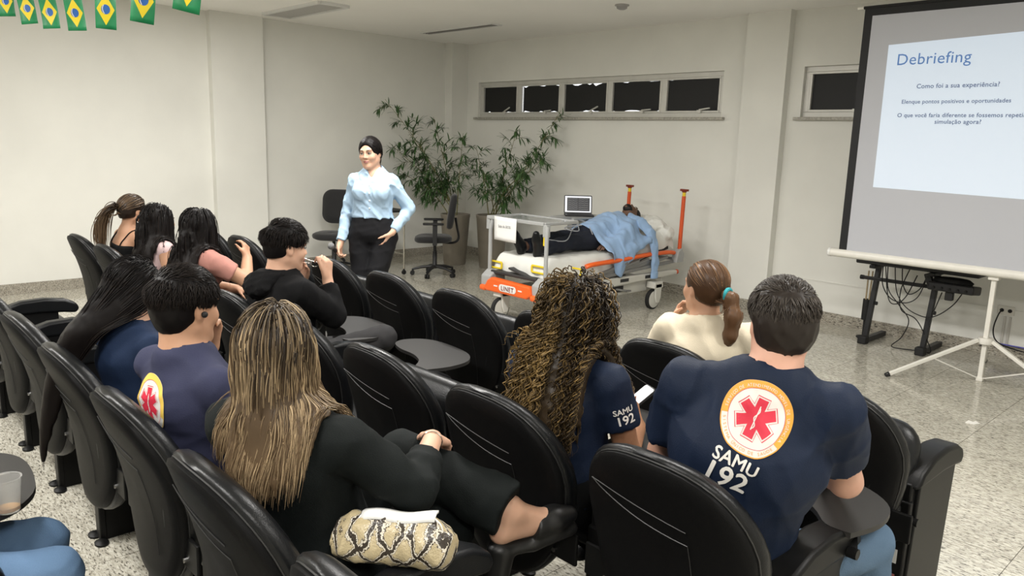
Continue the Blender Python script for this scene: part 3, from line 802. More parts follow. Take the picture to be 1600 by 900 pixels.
def bamboo(name, label, base, pot, stems, seed):
    rd = random.Random(seed)
    r = thing(name, label, 'potted plant', (*base, 0), 0, 'potted bamboos')
    rt_, rb_, hh = pot
    p = MB(); p.lathe([(rb_ * 0.5, 0.0), (rb_, 0.0), (rb_ + 0.006, 0.02), (rt_ * 0.97, hh - 0.05), (rt_, hh - 0.03), (rt_, hh), (rt_ - 0.02, hh), (rt_ - 0.025, hh - 0.04)], n=32); p.build('pot', M_pot, r)
    p = MB(); p.lathe([(0.01, hh - 0.035), (rt_ - 0.022, hh - 0.045)], n=24); p.build('soil', M_soil, r)
    leafs = []
    for (tip, bend, nb, dens) in stems:
        b0 = Vector((rd.uniform(-.07, .07), rd.uniform(-.07, .07), hh - 0.05))
        tp = Vector(tip) - Vector((*base, 0))
        mid = b0.lerp(tp, 0.45) + Vector((0, 0, bend))
        path = bez(b0, b0.lerp(mid, 0.6) + V(0, 0, 0.12), mid, tp, 18)
        st = MB(); st.tube(path, [0.0085 * (1 - 0.75 * i / 18) for i in range(19)], 6)
        cane = st.build('cane', M_cane, r)
        # side twigs with leaf fans
        for j in range(nb):
            t = 0.22 + 0.78 * (j + rd.random() * 0.6) / nb
            i = min(int(t * 18), 17); q0 = path[i]; d = (path[i + 1] - path[i]).normalized()
            ang = rd.uniform(0, 2 * PI)
            x, y, _ = frame_of(d)
            side = (x * math.cos(ang) + y * math.sin(ang))
            L = rd.uniform(0.10, 0.30) * (1.15 - 0.6 * t)
            tw = [q0, q0 + (d * 0.7 + side * 0.7) * L * 0.5, q0 + (d * 0.6 + side * 0.9) * L + V(0, 0, -0.02)]
            tws = spline(tw, 4)
            for pnt in tws: 
                pnt.x = max(pnt.x, XL + 0.03 - base[0]); pnt.y = min(pnt.y, YB - 0.03 - base[1])
            MB().tube(tws, [0.003 * (1 - 0.6 * k / (len(tws) - 1)) for k in range(len(tws))], 4).build('twig', M_cane, cane)
            for k in range(2, len(tws)):
                td = (tws[k] - tws[k - 1]).normalized()
                n_l = dens + (2 if k == len(tws) - 1 else 0)
                for _ in range(n_l):
                    dr = (td * rd.uniform(0.4, 1.0) + Vector((rd.gauss(0, .6), rd.gauss(0, .6), rd.gauss(-0.1, .45)))).normalized()
                    leafs.append((tws[k].copy(), dr, rd.uniform(0.55, 1.15)))
    leaf_me = None
    rest = MB()
    rd.shuffle(leafs)
    for n_, (p, d, s) in enumerate(leafs):
        x, y, dd = frame_of(d)
        Mx = Matrix((x, dd, -x.cross(dd) * -1)).transposed()
        end = p + dd * 0.125 * s
        if end.x + base[0] < XL + 0.02 or end.y + base[1] > YB - 0.015 or p.x + base[0] < XL + 0.02 or p.y + base[1] > YB - 0.015: continue
        if n_ < 300:
            if leaf_me is None:
                o = mesh_obj('leaf', _lv, _lf, M_leaf, r, angle=None); leaf_me = o.data
            else:
                o = bpy.data.objects.new('leaf', leaf_me); COL.objects.link(o); o.parent = r
            o.matrix_local = Matrix.Translation(p) @ Mx.to_4x4() @ Matrix.Scale(s, 4)
        else:
            M4 = Matrix.Translation(p) @ Mx.to_4x4() @ Matrix.Scale(s, 4)
            rest.add([M4 @ Vector(v) for v in _lv], _lf)
    if rest.v: rest.build('foliage', M_leaf, r, angle=None)['kind'] = 'stuff'
    return r
bamboo('potted_bamboo', 'tall bamboo in a taupe pot in the corner, canes leaning left', (-8.13, 6.62), (0.20, 0.145, 0.68),
       [((-8.62, 5.82, 2.15), 0.20, 20, 3), ((-8.72, 5.95, 1.60), 0.10, 15, 3), ((-8.35, 6.40, 1.95), 0.10, 15, 2), ((-8.75, 6.10, 1.25), 0.10, 13, 3),
        ((-8.31, 6.2, 1.05), 0.16, 11, 3), ((-7.85, 6.5, 1.75), 0.1, 14, 2), ((-8.5, 6.1, 1.75), 0.1, 14, 2)], 11)
bamboo('potted_bamboo', 'bamboo in a taupe pot beside the stretcher, canes leaning right', (-7.63, 6.84), (0.215, 0.155, 0.70),
       [((-6.75, 7.15, 2.06), 0.02, 18, 3), ((-6.55, 6.75, 1.55), 0.08, 16, 3), ((-7.2, 6.85, 1.85), 0.08, 14, 2), ((-7.85, 6.72, 1.6), 0.08, 13, 2),
        ((-7.1, 6.6, 1.0), 0.12, 5, 1), ((-6.7, 6.55, 1.36), 0.1, 9, 2), ((-7.4, 6.45, 1.3), 0.1, 10, 2)], 23)

# ================================================================== figures: signed-distance sculpting
def npv(p): return np.array(p, dtype=np.float64)
def unit(v): v = npv(v); return v / (np.linalg.norm(v) + 1e-12)

class Sculpt:
    """signed distance grid that shapes are blended into, then skinned (surface nets)"""
    def __init__(s, lo, hi, h):
        s.h = h; s.lo = npv(lo) - 3 * h
        s.n = np.ceil((npv(hi) + 3 * h - s.lo) / h).astype(int) + 1
        s.ax = [s.lo[i] + h * np.arange(s.n[i]) for i in range(3)]
        s.d = np.full(s.n, 0.5, np.float32)
    def sub(s, lo, hi):
        a = np.clip(np.floor((lo - s.lo) / s.h).astype(int), 0, s.n - 1)
        b = np.clip(np.ceil((hi - s.lo) / s.h).astype(int) + 1, 1, s.n)
        if np.any(b <= a): return None, None
        sl = tuple(slice(a[i], b[i]) for i in range(3))
        X = s.ax[0][sl[0]][:, None, None].astype(np.float32)
        Y = s.ax[1][sl[1]][None, :, None].astype(np.float32)
        Z = s.ax[2][sl[2]][None, None, :].astype(np.float32)
        return sl, (X, Y, Z)
    def mix(s, sl, d, k, op):
        o = s.d[sl]
        if op == 'add':
            if k > 0:
                hh = np.maximum(k - np.abs(o - d), 0) / k
                s.d[sl] = np.minimum(o, d) - hh * hh * k * 0.25
            else: s.d[sl] = np.minimum(o, d)
        else:
            d = -d
            if k > 0:
                hh = np.maximum(k - np.abs(o - d), 0) / k
                s.d[sl] = np.maximum(o, d) + hh * hh * k * 0.25
            else: s.d[sl] = np.maximum(o, d)
    def cone(s, a, b, ra, rb, k=0.02, op='add', clip=None, flat=None):
        a, b = npv(a), npv(b); m = max(ra, rb) + k + 3 * s.h
        sl, P = s.sub(np.minimum(a, b) - m, np.maximum(a, b) + m)
        if sl is None: return
        ba = b - a; L = max(ba @ ba, 1e-9)
        t = np.clip(((P[0] - a[0]) * ba[0] + (P[1] - a[1]) * ba[1] + (P[2] - a[2]) * ba[2]) / L, 0, 1)
        q = [P[i] - a[i] - t * ba[i] for i in range(3)]
        if flat is not None:
            n, f = flat; n = unit(n); c = (q[0] * n[0] + q[1] * n[1] + q[2] * n[2]) * (f - 1)
            q = [q[i] + c * n[i] for i in range(3)]
        d = np.sqrt(q[0] ** 2 + q[1] ** 2 + q[2] ** 2) - (ra + (rb - ra) * t)
        if clip is not None:
            for (c, n) in clip:
                c = npv(c); n = unit(n)
                d = np.maximum(d, (P[0] - c[0]) * n[0] + (P[1] - c[1]) * n[1] + (P[2] - c[2]) * n[2])
        s.mix(sl, d.astype(np.float32), k, op)
    def ell(s, c, R, r, k=0.02, op='add', clip=None):
        """R: 3x3 columns = axes"""
        c, r, R = npv(c), npv(r), npv(R); m = max(r) + k + 3 * s.h
        sl, P = s.sub(c - m, c + m)
        if sl is None: return
        q = [P[i] - c[i] for i in range(3)]
        l = [(q[0] * R[0, j] + q[1] * R[1, j] + q[2] * R[2, j]) / r[j] for j in range(3)]
        k0 = np.sqrt(l[0] ** 2 + l[1] ** 2 + l[2] ** 2)
        k1 = np.sqrt((l[0] / r[0]) ** 2 + (l[1] / r[1]) ** 2 + (l[2] / r[2]) ** 2) + 1e-6
        d = k0 * (k0 - 1) / k1
        if clip is not None:
            for (cc, n) in clip:
                cc = npv(cc); n = unit(n)
                d = np.maximum(d, (P[0] - cc[0]) * n[0] + (P[1] - cc[1]) * n[1] + (P[2] - cc[2]) * n[2])
        s.mix(sl, d.astype(np.float32), k, op)
    def cut(s, c, n):
        """remove everything on the +n side of a plane"""
        c, n = npv(c), unit(n)
        X, Y, Z = s.ax[0][:, None, None], s.ax[1][None, :, None], s.ax[2][None, None, :]
        d = ((X - c[0]) * n[0] + (Y - c[1]) * n[1] + (Z - c[2]) * n[2]).astype(np.float32)
        s.d = np.maximum(s.d, d)
    def ripple(s, amp, wl, seed, band=0.03, aniso=(1, 1, 1)):
        """cloth folds: sum of warped waves, only near the surface"""
        rs = np.random.RandomState(seed)
        idx = np.nonzero(np.abs(s.d) < band)
        if not len(idx[0]): return
        P = np.stack([s.ax[i][idx[i]] * aniso[i] for i in range(3)], 1)
        acc = np.zeros(len(P)); wv = np.zeros(len(P))
        for _ in range(3):
            v = rs.normal(size=3); v /= np.linalg.norm(v); wv += np.sin(P @ v * 2 * PI / (wl * 2.7) + rs.uniform(0, 6))
        for j in range(5):
            v = rs.normal(size=3); v /= np.linalg.norm(v); l = wl * rs.uniform(0.7, 1.5)
            ph = P @ v * 2 * PI / l + wv * 1.1 + rs.uniform(0, 6)
            acc += (1 - np.abs(np.sin(ph * 0.5))) ** 2
        s.d[idx] -= (amp * 4.5 * (acc / 5 - 0.32)).astype(np.float32)
    def sample(s, P):
        """trilinear distance at points (n,3)"""
        g = (P - s.lo) / s.h
        g = np.clip(g, 0, s.n - 1.001)
        i = g.astype(int); f = g - i
        d = 0
        for dx in (0, 1):
            for dy in (0, 1):
                for dz in (0, 1):
                    w_ = (f[:, 0] if dx else 1 - f[:, 0]) * (f[:, 1] if dy else 1 - f[:, 1]) * (f[:, 2] if dz else 1 - f[:, 2])
                    d = d + w_ * s.d[i[:, 0] + dx, i[:, 1] + dy, i[:, 2] + dz]
        return d
    def grad(s, P):
        e = s.h
        g = np.stack([s.sample(P + npv(v) * e) - s.sample(P - npv(v) * e) for v in ((1, 0, 0), (0, 1, 0), (0, 0, 1))], 1)
        return g / (np.linalg.norm(g, axis=1, keepdims=True) + 1e-9)
    def mesh(s):
        D = s.d; ins = D < 0
        nx, ny, nz = D.shape
        c = ins[:-1, :-1, :-1].astype(np.int8)
        cnt = np.zeros((nx - 1, ny - 1, nz - 1), np.int8)
        for dx in (0, 1):
            for dy in (0, 1):
                for dz in (0, 1):
                    cnt += ins[dx:nx - 1 + dx, dy:ny - 1 + dy, dz:nz - 1 + dz]
        act = np.nonzero((cnt > 0) & (cnt < 8))
        I, J, K = act
        vid = np.full((nx - 1, ny - 1, nz - 1), -1, np.int32)
        vid[act] = np.arange(len(I))
        acc = np.zeros((len(I), 3)); num = np.zeros(len(I))
        cor = [(0, 0, 0), (1, 0, 0), (0, 1, 0), (1, 1, 0), (0, 0, 1), (1, 0, 1), (0, 1, 1), (1, 1, 1)]
        val = [D[I + a, J + b, K + c_] for a, b, c_ in cor]
        for (p, q) in ((0, 1), (2, 3), (4, 5), (6, 7), (0, 2), (1, 3), (4, 6), (5, 7), (0, 4), (1, 5), (2, 6), (3, 7)):
            a, b = val[p], val[q]
            m = (a < 0) != (b < 0)
            t = np.where(m, a / np.where(m, a - b, 1), 0)
            cp, cq = npv(cor[p]), npv(cor[q])
            acc += np.where(m[:, None], cp + (cq - cp) * t[:, None], 0); num += m
        V_ = s.lo + s.h * (np.stack([I, J, K], 1) + acc / num[:, None])
        quads = []
        for ax in range(3):
            o1, o2 = [(1, 2), (2, 0), (0, 1)][ax]
            sa = [slice(None)] * 3; sb_ = [slice(None)] * 3
            sa[ax] = slice(0, -1); sb_[ax] = slice(1, None)
            A = ins[tuple(sa)]; B = ins[tuple(sb_)]
            e = np.nonzero(A != B)
            E_ = np.stack(e, 1)
            ok = (E_[:, o1] > 0) & (E_[:, o2] > 0) & (E_[:, o1] < s.n[o1] - 1) & (E_[:, o2] < s.n[o2] - 1)
            E_ = E_[ok]
            flip = A[tuple(E_.T)]
            def cell(da, db):
                q = E_.copy(); q[:, o1] -= da; q[:, o2] -= db
                return vid[q[:, 0], q[:, 1], q[:, 2]]
            Q = np.stack([cell(1, 1), cell(0, 1), cell(0, 0), cell(1, 0)], 1)
            Q[~flip] = Q[~flip][:, ::-1]
            quads.append(Q)
        Q = np.concatenate(quads)
        Q = Q[(Q >= 0).all(1)]
        # one smoothing pass takes the stair steps off
        nb = np.zeros_like(V_); nn = np.zeros(len(V_))
        for i in range(4):
            np.add.at(nb, Q[:, i], V_[Q[:, (i + 1) % 4]]); np.add.at(nn, Q[:, i], 1)
        V_ = V_ * 0.5 + 0.5 * nb / np.maximum(nn, 1)[:, None]
        return V_, Q

def skin_mat(name, col):
    return mat(name, col, rough=0.5, noise=0.10, nscale=9, bump=0.05, bscale=700, spec=0.35, sss=0.12)

def hair_mat(name, root, tip, hi, rough=0.38, spec=0.24):
    """strand colour from per-point attributes: t along the strand, tone per strand"""
    if name in MATS: return MATS[name]
    m = bpy.data.materials.new(name); m.use_nodes = True; nt = m.node_tree; b = nt.nodes['Principled BSDF']
    at = nt.nodes.new('ShaderNodeAttribute'); at.attribute_name = 't'
    to = nt.nodes.new('ShaderNodeAttribute'); to.attribute_name = 'tone'
    m1 = nt.nodes.new('ShaderNodeMix'); m1.data_type = 'RGBA'; m1.inputs[6].default_value = (*root, 1); m1.inputs[7].default_value = (*tip, 1)
    m2 = nt.nodes.new('ShaderNodeMix'); m2.data_type = 'RGBA'; m2.inputs[7].default_value = (*hi, 1)
    rp = nt.nodes.new('ShaderNodeMapRange'); rp.inputs[1].default_value = 0.12; rp.inputs[2].default_value = 0.75
    nt.links.new(at.outputs['Fac'], rp.inputs[0]); nt.links.new(rp.outputs[0], m1.inputs[0])
    nt.links.new(m1.outputs[2], m2.inputs[6])
    mu = nt.nodes.new('ShaderNodeMath'); mu.operation = 'MULTIPLY'
    r2 = nt.nodes.new('ShaderNodeMapRange'); r2.inputs[1].default_value = 0.0; r2.inputs[2].default_value = 0.35; r2.inputs[3].default_value = 0.25
    nt.links.new(at.outputs['Fac'], r2.inputs[0])
    nt.links.new(to.outputs['Fac'], mu.inputs[0]); nt.links.new(r2.outputs[0], mu.inputs[1])
    nt.links.new(mu.outputs[0], m2.inputs[0])
    nt.links.new(m2.outputs[2], b.inputs['Base Color'])
    b.inputs['Roughness'].default_value = rough; b.inputs['Specular IOR Level'].default_value = spec
    MATS[name] = m
    return m

def strand_tubes(paths, rad, sides=3):
    """paths (S,N,3) -> tube mesh arrays with attributes"""
    S_, N, _ = paths.shape
    T_ = np.gradient(paths, axis=1); T_ /= (np.linalg.norm(T_, axis=2, keepdims=True) + 1e-9)
    ref = np.where(np.abs(T_[..., 2:3]) < 0.9, npv((0, 0, 1)), npv((1, 0, 0)))
    X = np.cross(T_, ref); X /= (np.linalg.norm(X, axis=2, keepdims=True) + 1e-9)
    Y = np.cross(T_, X)
    tt = np.linspace(0, 1, N)
    rr = rad[:, None] * np.clip(1.15 - 1.05 * tt ** 3, 0.12, 1)[None]
    vs = []
    for k in range(sides):
        a = 2 * PI * k / sides
        vs.append(paths + (X * math.cos(a) + Y * math.sin(a)) * rr[..., None])
    Vv = np.stack(vs, 2).reshape(-1, 3)                       # index ((s*N)+i)*sides+k
    s_i = np.arange(S_)[:, None, None]; i_i = np.arange(N - 1)[None, :, None]; k_i = np.arange(sides)[None, None, :]
    k2 = (k_i + 1) % sides
    base = lambda i, k: ((s_i * N) + i) * sides + k
    Q = np.stack(np.broadcast_arrays(base(i_i, k_i), base(i_i, k2), base(i_i + 1, k2), base(i_i + 1, k_i)), -1).reshape(-1, 4)
    t_attr = np.broadcast_to(tt[None, :, None], (S_, N, sides)).reshape(-1)
    return Vv, Q, t_attr, N * sides

def rot_axes(yaw, pitch=0.0, roll=0.0):
    """columns right, forward, up; yaw>0 turns left (towards -x), pitch>0 looks up, roll>0 tips to the right"""
    cy, sy_ = math.cos(yaw), math.sin(yaw)
    r = npv((cy, sy_, 0)); f = npv((-sy_, cy, 0)); u = npv((0, 0, 1))
    f2 = f * math.cos(pitch) + u * math.sin(pitch); u2 = u * math.cos(pitch) - f * math.sin(pitch)
    r2 = r * math.cos(roll) - u2 * math.sin(roll); u3 = u2 * math.cos(roll) + r * math.sin(roll)
    return np.stack([r2, f2, u3], 1)

class Person:
    def __init__(s, label, origin, rz=0.0, female=True, size=1.0, name='person'):
        s.o = npv(origin); s.size = size; s.fem = female
        s.root = thing(name, label, 'person', tuple(origin), 0)
        s.rz = rz
        s.parts = {}
        # default seated joints around the chair's base point
        w = 0.160 if female else 0.190
        s.J = dict(pelvis=(0, .27, .545), waist=(0, .255, .70), chest=(0, .235, .875), neck=(0, .235, 1.02), head=(0, .265, 1.145),
                   shR=(w, .235, .952), shL=(-w, .235, .952), elR=(w + .05, .30, .70), elL=(-w - .05, .30, .70),
                   wrR=(.12, .52, .66), wrL=(-.12, .52, .66),
                   hipR=(.088, .30, .525), hipL=(-.088, .30, .525), knR=(.12, .70, .505), knL=(-.12, .70, .505),
                   anR=(.12, .70, .095), anL=(-.12, .70, .095))
        s.tyaw = 0.0; s.hyaw = 0.0; s.hpitch = -0.1; s.hroll = 0.0
        s.hs = 0.93 if female else 1.0
        s.bulk = 1.0; s.arm = 0.9 if female else 1.05; s.leg = 1.0
        s.hands = {}
        s.bust = female; s.bustk = 1.0
        s.toes = {}; s.soles = {}; s.tR = None; s.hR = None
    def set(s, **kw):
        for k, v in kw.items(): s.J[k] = v
        return s
    def torso_axes(s):
        if s.tR is not None: return s.tR
        up = unit(npv(s.J['neck']) - npv(s.J['pelvis']))
        R = rot_axes(s.tyaw); f = R[:, 1]; f = unit(f - up * (f @ up)); r = np.cross(f, up)
        return np.stack([r, f, up], 1)
    def head_axes(s):
        if s.hR is not None: return s.hR
        return rot_axes(s.hyaw, s.hpitch, s.hroll)
    # --- primitive lists ------------------------------------------------------------
    def torso(s, g, t=0.0, upper=True, lower=True, k=0.022):
        J = {a: npv(b) for a, b in s.J.items()}; R = s.torso_axes(); r, f = R[:, 0], R[:, 1]; B = s.bulk
        if s.fem: prof = [('pelvis', .165, .105), ('waist', .125, .088), ('chest', .135, .098)]
        else: prof = [('pelvis', .155, .105), ('waist', .145, .102), ('chest', .17, .112)]
        pts = [(J[n], w_ * B, d_ * B) for n, w_, d_ in prof]
        nb = J['neck'] - R[:, 2] * .045; pts.append((nb, .085 * (0.9 if s.fem else 1.05), .075))
        lo_i = 0 if lower else 1
        for i in range(lo_i, 3):
            (a, wa, da), (b, wb, db) = pts[i], pts[i + 1]
            for sg in (-1, -0.33, 0.33, 1):
                g.cone(a + r * sg * (wa - da), b + r * sg * (wb - db), da + t, db + t, k)
        if upper:
            for S_ in ('R', 'L'):
                g.cone(nb, J['sh' + S_], .052 * B + t, .044 * s.arm + t, .03)
                g.cone(J['chest'], J['sh' + S_] * .9 + J['chest'] * .1, .075 * B + t, .044 * s.arm + t, .03)
            if s.bust:
                for sg in (-1, 1): g.ell(J['chest'] + r * sg * .07 + f * .085 - R[:, 2] * .015, R, npv((.062, .055, .062)) * s.bustk + t, .04)
    def armp(s, g, S_, t=0.0, upto=1.0, taper=1.0, k=0.018, cuff=None):
        """arm prims; upto in [0,2]: 1 = elbow, 2 = wrist; cut flat at the end"""
        J = s.J; a, b, c = npv(J['sh' + S_]), npv(J['el' + S_]), npv(J['wr' + S_]); A = s.arm
        r0, r1, r2 = .049 * A, .039 * A, .027 * A
        if upto <= 1:
            e = a + (b - a) * upto; n = unit(b - a); re = r0 + (r1 - r0) * upto
            g.cone(a, e + n * .03, r0 + t, re + t * taper + 0.004, k, clip=[(e, n)])
        else:
            g.cone(a, b, r0 + t, r1 + t * 1.05, k)
            u = upto - 1; e = b + (c - b) * u; n = unit(c - b); re = r1 + (r2 - r1) * u
            if u >= 0.999 and t == 0: g.cone(b, c, r1, r2, k)
            else: g.cone(b, e + n * .03, r1 + t, re + (cuff if cuff is not None else t), k, clip=[(e, n)])
    def legp(s, g, S_, t=0.0, upto=2.0, k=0.018, flare=1.0):
        J = s.J; a, b, c = npv(J['hip' + S_]), npv(J['kn' + S_]), npv(J['an' + S_]); L = s.leg
        g.cone(a, b, .088 * L + t, .058 * L + t, k)
        if upto > 1:
            u = upto - 1; e = b + (c - b) * u; n = unit(c - b)
            m = b + (c - b) * 0.35
            g.cone(b, m, .057 * L + t, .054 * L + t, k)
            g.cone(m, e + n * .03, .054 * L + t, (.038 + (.012 if t else 0)) * L * flare + t, k, clip=[(e, n)] if t else None)
    def footp(s, g, S_, t=0.0, k=0.02):
        a = npv(s.J['an' + S_]); d = npv(s.toes.get(S_, (0, 1, 0))); d = unit(d)
        shin = unit(s.soles[S_]) if S_ in s.soles else (npv((0, 0, -1.0)) if abs(d[2]) < .3 else unit(npv(s.J['an' + S_]) - npv(s.J['kn' + S_])))
        heel = a + shin * 0.05 - d * 0.035; ball = a + shin * 0.062 + d * 0.12; toe = a + shin * 0.066 + d * 0.175
        g.cone(a, heel, .036 + t, .030 + t, k); g.cone(a, ball, .036 + t, .030 + t, k, ); g.cone(heel, ball, .030 + t, .032 + t, k); g.cone(ball, toe, .034 + t, .024 + t, k)
    def handp(s, g, S_, spec):
        """spec: d finger direction, n palm normal, curl (list of 3 joint angles), spread, thumb angle"""
        w_ = npv(s.J['wr' + S_]); d = unit(spec['d']); n = unit(spec['n']); n = unit(n - d * (n @ d)); x = np.cross(d, n)
        if S_ == 'L': x = -x                                        # x points to the thumb side
        z = spec.get('scale', 1.0) * (0.92 if s.fem else 1.02)
        cur = spec.get('curl', (0.35, 0.45, 0.35)); spr = spec.get('spread', 0.06)
        kn = []
        for i, off in enumerate((.030, .010, -.010, -.029)):
            b = w_ + (d * (.088 - .004 * abs(i - 1.2)) + x * off) * z
            kn.append(b); g.cone(w_ + x * off * .55 * z + d * .008, b, .0135 * z, .0115 * z, .014)
        g.cone(w_ + x * .012 * z + d * .03 * z + n * .006, w_ + x * .02 * z + d * .055 * z + n * .008, .016 * z, .012 * z, .014)
        for i, L in enumerate((.074, .082, .076, .060)):
            a = spr * (1.5 - i); dd = unit(d * math.cos(a) + x * math.sin(a)); p = kn[i]; ang = 0
            cc = cur[i] if hasattr(cur[0], '__len__') else cur
            for j, (fr, ra, rb) in enumerate(((.46, .0100, .0088), (.30, .0088, .0080), (.24, .0080, .0066))):
                ang += cc[j]; q = p + (dd * math.cos(ang) + n * math.sin(ang)) * L * fr * z
                g.cone(p, q, ra * z, rb * z, .004); p = q
        # thumb leaves the side of the palm
        ta = spec.get('thumb', 0.75); tc = spec.get('thumbcurl', 0.35); tn = spec.get('thumbn', 0.35)
        p = w_ + (d * .022 + x * .024) * z; dd = unit(d * math.cos(ta) + x * math.sin(ta) + n * tn)
        q = p + dd * .040 * z; g.cone(p, q, .0145 * z, .0115 * z, .012)
        d2 = unit(dd + (d * .6 + n * .5 - x * .4) * tc); p2 = q + d2 * .032 * z; g.cone(q, p2, .0112 * z, .0095 * z, .005)
        d3 = unit(d2 + (d * .3 + n * .5 - x * .5) * tc); g.cone(p2, p2 + d3 * .026 * z, .0095 * z, .0072 * z, .004)
    def headp(s, g, face=True):
        c = npv(s.J['head']); R = s.head_axes(); q = s.hs
        W = lambda x, y, z: c + R @ (npv((x, y, z)) * q)
        g.ell(W(0, -.012, .035), R, npv((.076, .096, .086)) * q, .0)
        g.ell(W(0, .022, -.025), R, npv((.064, .074, .082)) * q, .03)
        for sg in (-1, 1):
            g.cone(W(sg * .052, -.005, -.050), W(sg * .016, .066, -.092), .021 * q, .020 * q, .03)
            g.ell(W(sg * .036, .064, -.024), R, npv((.027, .024, .026)) * q, .02)
        g.ell(W(0, .073, -.094), R, npv((.020, .018, .017)) * q, .02)
        if face:
            g.cone(W(-.034, .083, .028), W(.034, .083, .028), .012 * q, .012 * q, .015)
            for sg in (-1, 1): g.ell(W(sg * .031, .100, .006), R, npv((.017, .014, .011)) * q, .012, 'sub')
            g.cone(W(0, .090, .016), W(0, .108, -.022), .0075 * q, .0105 * q, .008)
            for sg in (-1, 1): g.ell(W(sg * .011, .098, -.026), R, npv((.009, .010, .008)) * q, .006)
            g.ell(W(0, .089, -.050), R, npv((.024, .013, .008)) * q, .006)
            g.ell(W(0, .087, -.062), R, npv((.021, .012, .008)) * q, .006)
        for sg in (-1, 1):
            ear = R @ np.stack([npv((1, 0, 0)), npv((0, .94, .34)), npv((0, -.34, .94))], 1)
            g.ell(W(sg * .077, -.010, -.004), ear, npv((.010, .019, .031)) * q, .006)
            g.ell(W(sg * .088, -.004, -.002), ear, npv((.007, .010, .018)) * q, .004, 'sub')
        nb = npv(s.J['neck']); nr = .050 if s.fem else .060
        g.cone(W(0, -.022, -.055), nb - unit(c - nb) * .02, nr * .97, nr * 1.08, .03)
    def grid(s, h, pad=0.16, keys=None):
        P = np.array([s.J[k] for k in (keys or s.J)]); return Sculpt(P.min(0) - pad, P.max(0) + pad, h)
    def to_world(s, V_):
        c, q = math.cos(s.rz), math.sin(s.rz)
        V_ = V_ * s.size
        return np.stack([V_[:, 0] * c - V_[:, 1] * q, V_[:, 0] * q + V_[:, 1] * c, V_[:, 2]], 1)
    def emit(s, name, g, m, parent=None, attr=None):
        V_, Q = g.mesh()
        return np_mesh_obj(name, s.to_world(V_), Q, m, parent or s.root, attr=attr)
    # --- whole parts ----------------------------------------------------------------
    def body(s, m, h=0.007, face=True, bare_legs=True, pad=.17):
        g = s.grid(h, pad)
        s.torso(g, -0.004)
        for S_ in 'RL':
            s.armp(g, S_, 0, 2.0)
            s.legp(g, S_, -0.004, 2.0); s.footp(g, S_)
        s.headp(g, face)
        for S_ in 'RL':
            if S_ in s.hands: s.handp(g, S_, s.hands[S_])
            else:
                w_ = npv(s.J['wr' + S_]); e = npv(s.J['el' + S_])
                s.handp(g, S_, dict(d=w_ - e, n=(0, 0, -1), curl=(.3, .4, .3)))
        s.gb = g
        s.body_obj = s.emit('body', g, m)
        return s.body_obj
    def shirt(s, m, h=0.008, t=0.009, sleeve=0.62, fold=0.0035, wl=0.10, neck=0.066, neckdrop=0.0, hem=None, cuff=0.010, name='shirt', sl_t=None, seed=1, vneck=None):
        g = s.grid(h, 0.16, [k for k in s.J if k[:2] not in ('kn', 'an', 'wr') or sleeve > 1 and k[:2] == 'wr'])
        s.torso(g, t)
        if hem is not None: g.cut(npv(s.J['pelvis']) + s.torso_axes()[:, 2] * hem, -s.torso_axes()[:, 2])
        for S_ in 'RL':
            if sleeve > 0: s.armp(g, S_, sl_t if sl_t is not None else t + .004, sleeve, cuff=cuff)
        if fold: g.ripple(fold, wl, seed, aniso=(1, 1, 0.8))
        R = s.torso_axes(); nb = npv(s.J['neck']); hd = npv(s.J['head'])
        ax = unit(hd - nb) * .5 + R[:, 2] * .5
        g.cone(nb + ax * (.012 - neckdrop) + R[:, 1] * .010, nb + ax * .14, neck, neck + .03, .006, 'sub')
        if vneck is not None:
            g.cone(nb + R[:, 1] * .10 - R[:, 2] * vneck, nb + R[:, 1] * .07 + R[:, 2] * .05, .008, .05, .004, 'sub')
        s.gs = g
        o = s.emit(name, g, m); s.shirt_obj = o
        return o
    def pants(s, m, h=0.009, t=0.012, fold=0.003, upto=1.93, flare=1.0, waist=None, seed=2, name='trousers', wl=.11):
        g = s.grid(h, 0.15, ['pelvis', 'waist', 'hipR', 'hipL', 'knR', 'knL', 'anR', 'anL'])
        R = s.torso_axes()
        s.torso(g, t, upper=False)
        g.cut(npv(s.J['waist']) + R[:, 2] * (waist if waist is not None else -0.04), R[:, 2])
        for S_ in 'RL': s.legp(g, S_, t, upto, flare=flare)
        if fold: g.ripple(fold, wl, seed)
        s.gp = g
        return s.emit(name, g, m)
    def shoes(s, m, t=0.007, h=0.010, sole=None, which='RL'):
        for S_ in which:
            a = npv(s.J['an' + S_])
            g = Sculpt(a - .26, a + .26, h); s.footp(g, S_, t)
            up = unit(npv(s.J['kn' + S_]) - a); g.cut(a + up * .012, up)
            d = unit(s.toes.get(S_, (0, 1, 0)))
            if abs(d[2]) < 0.3: g.cut(npv((0, 0, 0.0)), (0, 0, -1))
            s.emit('shoe', g, m)
